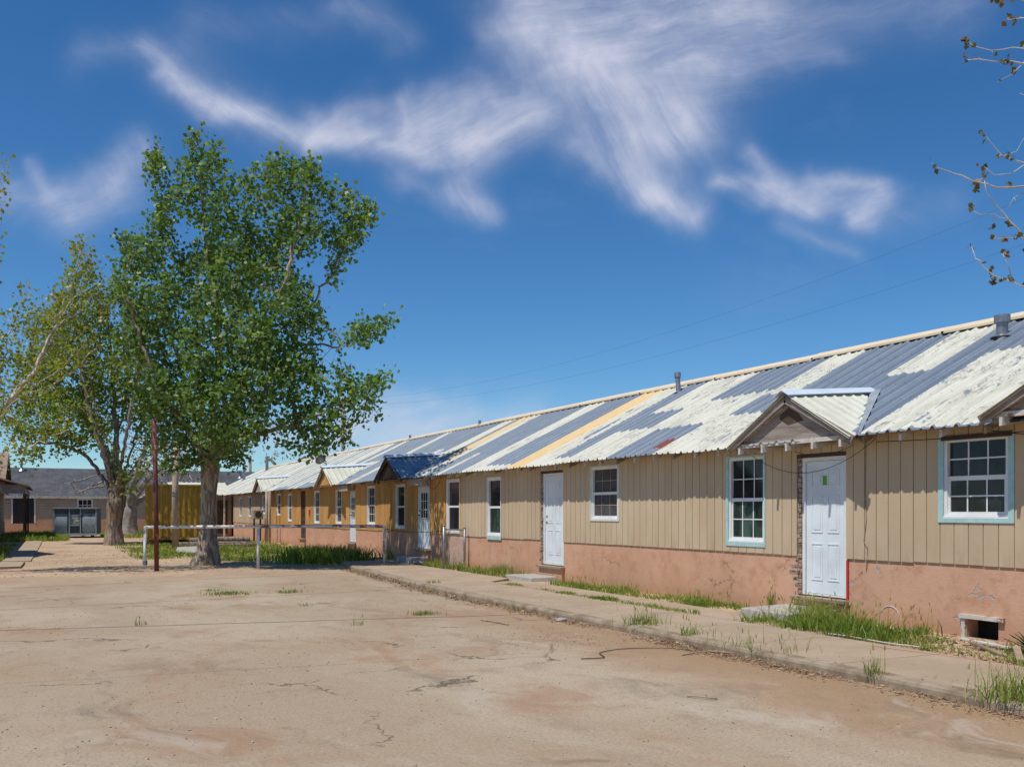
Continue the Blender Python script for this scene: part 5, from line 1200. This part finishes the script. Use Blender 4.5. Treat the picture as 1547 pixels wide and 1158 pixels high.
cbox(b,-hw+.061,hw-.061,.01,.11,zt_-.09,zt_-.01); cbox(b,-hw+.061,hw-.061,.01,.11,zb+.01,zb+.13)
b.build('corner_frame', M['contyellow'], Cn)
for u in (-1.0,1.0):
    b = MB(); cbox(b,u-.15,u+.15,.1,5.9,-.02,.249); b.build('skid', M['rust'], Cn)
# dumpster
Dm = empty('roll_off_dumpster', (1.5,64,0), 'grey blue roll-off dumpster in front of the back building', 'dumpster')
def dpt(u, v, z):
    a = math.radians(5); cx_, cy_ = 1.38, 62.7; a = -math.radians(6); return Vector((cx_+u*math.cos(a)-v*math.sin(a), cy_+u*math.sin(a)+v*math.cos(a), z))
def dbox(b, u0,u1,v0,v1,z0,z1): b.hexa([dpt(u0,v0,z0),dpt(u1,v0,z0),dpt(u1,v1,z0),dpt(u0,v1,z0),dpt(u0,v0,z1),dpt(u1,v0,z1),dpt(u1,v1,z1),dpt(u0,v1,z1)])
hw = 1.22
b = MB(); dbox(b,-hw,hw,.12,.16,.2,1.8); dbox(b,-hw,-hw+.05,.16,4.2,.2,1.8); dbox(b,hw-.05,hw,.16,4.2,.2,1.8); dbox(b,-hw+.05,hw-.05,4.15,4.2,.2,1.8); dbox(b,-hw+.05,hw-.05,.16,4.15,.2,.26); b.build('body', M['dumpbody'], Dm)
for u0,u1 in ((-1.16,-.42),(.42,1.16)):
    b = MB(); n = 8
    for i in range(n):
        t0, t1 = i/n, (i+1)/n; z0, z1 = .32+1.15*t0, .32+1.15*t1; v0, v1 = .10-.13*math.sin(math.pi*t0)**.7, .10-.13*math.sin(math.pi*t1)**.7
        b.hexa([dpt(u0,v0,z0),dpt(u1,v0,z0),dpt(u1,.12,z0),dpt(u0,.12,z0),dpt(u0,v1,z1),dpt(u1,v1,z1),dpt(u1,.12,z1),dpt(u0,.12,z1)])
    b.build('front_panel', M['dumpblue'], Dm)
b = MB()
for u in (-1.21,-.36,.26,1.13): dbox(b,u+.02,u+.085,-.02,.115,.24,1.78)
dbox(b,-1.24,1.26,-.06,.2,1.78,1.88); dbox(b,-1.23,1.23,-.05,.11,.14,.28); dbox(b,-.259,.259,-.03,.11,.74,.82)
b.build('front_frame', M['dumpblue'], Dm)
b = MB(); dbox(b,-.26,.26,.05,.1,.85,1.45); so = b.build('winch_plate', M['dumpblue'], Dm)
b = MB(); dbox(b,-.18,.18,.035,.049,1.14,1.42); b.build('sticker', M['signwhite'], so); b = MB(); dbox(b,-.02,.22,.034,.049,1.0,1.10); b.build('sticker', M['signyellow'], so)
for u in (-.95,.95):
    b = MB(); b.tube([dpt(u-.1,.5,.12),dpt(u+.1,.5,.12)], .12, 14); b.build('wheel', M['cable'], Dm)
b = MB(); dbox(b,-.5,-.35,.2,4,.1,.22); dbox(b,.35,.5,.2,4,.1,.22); b.build('rail', M['rust'], Dm)
# timber and slab debris under the container
for i, (c, d, r, lb) in enumerate([((6.6,43.0,.14),(1.6,.3,0),.14,'long grey log lying right of the tall tree'),((6.9,43.5,.34),(1.3,-.2,.02),.12,'upper log resting on the long grey log'),((7.2,42.4,.10),(1.2,.6,0),.10,'thin front log lying beside the grass')]):
    b = MB(); c, d = Vector(c), Vector(d); b.tube([c-d, c, c+d], [r,r*1.05,r*.85], 10); tag(b.build('fallen_log', M['bark_grey'], smooth=False), lb, 'log')
b = MB(); b.hexa([(4.2,36.9,-.02),(5.6,36.6,-.02),(5.9,38.4,-.02),(4.4,38.6,-.02),(4.3,37.0,.10),(5.5,36.8,.14),(5.8,38.3,.26),(4.5,38.5,.22)]); tag(b.build('broken_slab', M['slab']), 'tilted grey concrete slab at the foot of the wooden post', 'slab')
# overhead lines and poles
def upole(x, y, Z, ht, label, arm):
    p = at(x, 772, Z); root = empty('utility_pole', (p.x,p.y,0), label, 'utility pole')
    b = MB(); b.tube([(p.x,p.y,-.1),(p.x,p.y,ht)], [.17,.12], 10); b.build('shaft', M['bark_grey'], root, smooth=True)
    if arm:
        d = Vector((C_,-S_,0)); c = Vector((p.x,p.y,ht-.35)); b = MB(); b.bar(c-d*1.05, c+d*1.05, .09, .11); b.bar(c-d*.6, c-Vector((0,0,.7)), .04,.04); b.bar(c+d*.6, c-Vector((0,0,.7)), .04,.04); b.build('crossarm', M['woodgrey'], root)
        b = MB(); q = Vector((p.x,p.y,ht-2.8))+d*.38-Vector((S_,C_,0))*.1; b.tube([q, q+Vector((0,0,.06)), q+Vector((0,0,.85)), q+Vector((0,0,.95))], [.14,.24,.24,.1], 14); b.build('transformer', M['white'], root)
        for s in (-.9,-.3,.9): b = MB(); e = c+d*s+Vector((0,0,.05)); b.tube([e, e+Vector((0,0,.16))], [.05,.03], 8); b.build('insulator', M['white'], root)
    return p
upole(518, 0, 75, 10.75, 'wooden utility pole with crossarm and transformer behind the tall tree', True)
upole(378, 0, 88, 6.9, 'thin bare utility pole over the back building', False)
A0, A1 = at(508,603,75), at(1700,236,30); B0, B1 = at(528,612,75), at(1700,316,30)
b = MB(); b.tube(droop(A0, A1, 1.9, 40), .003, 4); tag(b.build('power_line', M['cable']), 'upper of the two thin wires sagging over the metal roof', 'wire')
b = MB(); b.tube(droop(B0, B1, 1.55, 40), .003, 4); tag(b.build('power_line', M['cable']), 'lower of the two thin wires sagging over the metal roof', 'wire')
b = MB(); b.tube(droop(at(518,640,75), at(549,680,52), .3, 12), .012, 4); b.tube(droop(at(518,640,75), at(470,700,60), .3, 12), .012, 4); tag(b.build('service_wire', M['cable']), 'short service wires running down from the pole to the metal roof', 'wire')

# ================================================================= LIGHT, SKY, CAMERA
sd = Vector((-.96,-.25,1)); el = 64.0; hx = math.hypot(sd.x, sd.y)
sdir = Vector((sd.x/hx*math.cos(math.radians(el)), sd.y/hx*math.cos(math.radians(el)), math.sin(math.radians(el))))
sun = bpy.data.lights.new('sun', 'SUN'); sun.energy = 4.2; sun.angle = math.radians(.53); sun.color = (1,.955,.89)
so = bpy.data.objects.new('sun', sun); COL.objects.link(so); so.rotation_euler = (-sdir).to_track_quat('-Z','Y').to_euler()
wd = bpy.data.worlds.new('World'); SC.world = wd; wd.use_nodes = True; t = wd.node_tree; t.nodes.clear(); N = NT(t)
out = N.new('ShaderNodeOutputWorld'); bg = N.new('ShaderNodeBackground'); t.links.new(bg.outputs[0], out.inputs[0])
sky = N.new('ShaderNodeTexSky', sky_type='NISHITA'); sky.sun_disc = False; sky.sun_elevation = math.radians(el)
sky.sun_rotation = math.atan2(sdir.x, sdir.y); sky.altitude = 1100; sky.air_density = 1.0; sky.dust_density = .15; sky.ozone_density = 3.0
hsv = N.new('ShaderNodeHueSaturation'); hsv.inputs['Saturation'].default_value = 1.24; N.put(hsv.inputs['Color'], sky.outputs[0])
skyc = N.mix(1.0, hsv.outputs[0], (.74,.94,1.03), 'MULTIPLY')
tc = N.new('ShaderNodeTexCoord').outputs['Generated']
# cirrus: fixed in the world, laid out round a fixed compass bearing by its tangent coordinates
dR = N.vm('DOT_PRODUCT', tc, (C_,-S_,0)); dF = N.vm('DOT_PRODUCT', tc, (S_,C_,0)); dU = N.vm('DOT_PRODUCT', tc, (0,0,1))
dFc = N.math('MAXIMUM', dF, .02); cxy = N.new('ShaderNodeCombineXYZ'); N.put(cxy.inputs[0], N.math('DIVIDE', dR, dFc)); N.put(cxy.inputs[1], N.math('DIVIDE', dU, dFc)); q = cxy.outputs[0]
w1 = N.vm('SCALE', N.vm('SUBTRACT', N.noise(q, 4.5, 4, .6, 0, True), (.5,.5,.5)), scale=.07)
w2 = N.vm('SCALE', N.vm('SUBTRACT', N.noise(q, 14, 4, .6, 0, True), (.5,.5,.5)), scale=.028)
qq = N.vm('MULTIPLY', N.vm('ADD', N.vm('ADD', q, w1), w2), (1,1,0))
ST = [ # x0,y0,x1,y1,radius,weight,fibre group
 (820,20,1160,10,52,.62,1),(1160,30,1440,-5,34,.34,1),(860,70,1080,95,40,.62,1),(1060,80,1260,70,20,.30,1),(800,50,880,110,34,.5,2),(850,110,930,180,34,.50,2),(930,120,1030,170,40,.58,2),(900,200,1010,205,34,.55,2),
 (950,240,1000,290,20,.50,2),(980,280,1045,322,17,.50,2),(930,260,960,300,15,.32,2),(870,225,900,245,14,.35,2),(770,60,800,120,26,.22,2),
 (130,80,215,75,20,.16,0),(205,72,245,108,11,.35,0),(245,108,330,160,13,.60,0),(260,95,400,190,30,.22,0),(330,160,470,200,17,.58,0),(470,200,640,222,18,.62,3),(480,190,560,160,16,.22,3),
 (610,205,720,205,30,.55,3),(700,215,825,180,20,.62,3),(600,150,612,195,11,.35,2),(640,180,740,150,24,.35,3),(740,150,815,165,22,.30,3),(660,240,700,250,16,.22,2),
 (600,270,680,300,14,.20,2),(675,285,735,318,17,.60,2),(700,270,720,300,14,.35,2),(1075,275,1160,292,13,.60,0),(1120,230,1150,265,14,.40,2),(1150,295,1215,315,14,.55,0),(1180,290,1310,318,20,.42,3),(1290,325,1350,280,15,.55,3),(1230,275,1340,270,14,.35,3),
 (1170,345,1290,388,12,.18,0),(-40,290,110,325,24,.34,3),(110,330,190,290,24,.38,3),(180,290,212,225,20,.36,2),(60,250,85,310,10,.22,2),(300,35,560,20,26,.10,0),(530,0,600,70,18,.22,2),(540,640,800,642,28,.48,3),(600,606,700,612,12,.20,3),(400,645,640,668,22,.42,3),(1360,320,1450,310,24,.12,0)]
tots = [None]*4
for x0,y0,x1,y1,r,w,gi in ST:
    a = ((x0-CX_)/F_, (HY_-y0)/F_, 0); d = ((x1-x0)/F_, -(y1-y0)/F_, 0); L2 = d[0]**2+d[1]**2; r_ = r/F_
    pa_ = N.vm('SUBTRACT', qq, a); hh_ = N.math('MULTIPLY', N.vm('DOT_PRODUCT', pa_, d), 1/L2, clamp=True)
    dist = N.vm('DISTANCE', pa_, N.vm('SCALE', d, scale=hh_))
    g = N.math('EXPONENT', N.math('MULTIPLY', N.math('POWER', N.math('DIVIDE', dist, r_), 1.7), -.66)); g = N.math('MULTIPLY', g, w*1.06)
    tot = tots[gi]; tots[gi] = g if tot is None else N.math('ADD', tot, N.math('MULTIPLY', g, N.math('SUBTRACT', 1, tot)))
dens = None; soft = N.noise(q, 9, 6, .62)
for gi, ang in enumerate((-32, 12, -62, 24)):
    rot = N.new('ShaderNodeMapping'); rot.vector_type = 'TEXTURE'; rot.inputs['Rotation'].default_value = (0,0,math.radians(ang)); N.put(rot.inputs['Vector'], N.vm('ADD', q, N.vm('SCALE', w1, scale=.8)))
    fq = N.scaled(rot.outputs[0], 3.4, 17, 1)
    fib = N.math('ADD', N.math('MULTIPLY', N.noise(fq, 1.0, 7, .66, .25), .62), N.math('MULTIPLY', N.noise(N.scaled(fq, .35, .28, 1), 1.0, 5, .6, .4), .38))
    g = N.math('MULTIPLY', tots[gi], N.ramp(fib, .32, .69, .34, 1.30)); dens = g if dens is None else N.math('ADD', dens, N.math('MULTIPLY', g, N.math('SUBTRACT', 1, dens)))
dens = N.math('MULTIPLY', dens, N.ramp(soft, .28, .62, .62, 1.12)); dens = N.math('MULTIPLY', dens, N.ramp(dF, .02, .15), clamp=True)
# gentle veil elsewhere in the sky
veil = N.math('MULTIPLY', N.ramp(N.noise(N.scaled(tc, 1.5, 5, 9), 1.2, 6, .65), .52, .8), .05); dens = N.math('MAXIMUM', dens, veil)
skyc = N.mix(dens, skyc, (5.7,5.95,7.2))
N.put(bg.inputs[0], skyc); bg.inputs[1].default_value = .108
cam = bpy.data.cameras.new('camera'); co = bpy.data.objects.new('camera', cam); COL.objects.link(co); SC.camera = co
co.location = (0,0,EH); co.rotation_euler = (math.radians(90), 0, -TH)
cam.sensor_fit = 'HORIZONTAL'; cam.sensor_width = 36; cam.lens = F_/1547*36; cam.shift_y = (HY_-579)/1547; cam.shift_x = -(CX_-773.5)/1547
cam.clip_start = .05; cam.clip_end = 8000
SC.view_settings.view_transform = 'Standard'; SC.view_settings.look = 'None'; SC.view_settings.gamma = 1; SC.view_settings.exposure = 0
SC.cycles.max_bounces = 6; SC.cycles.transparent_max_bounces = 8
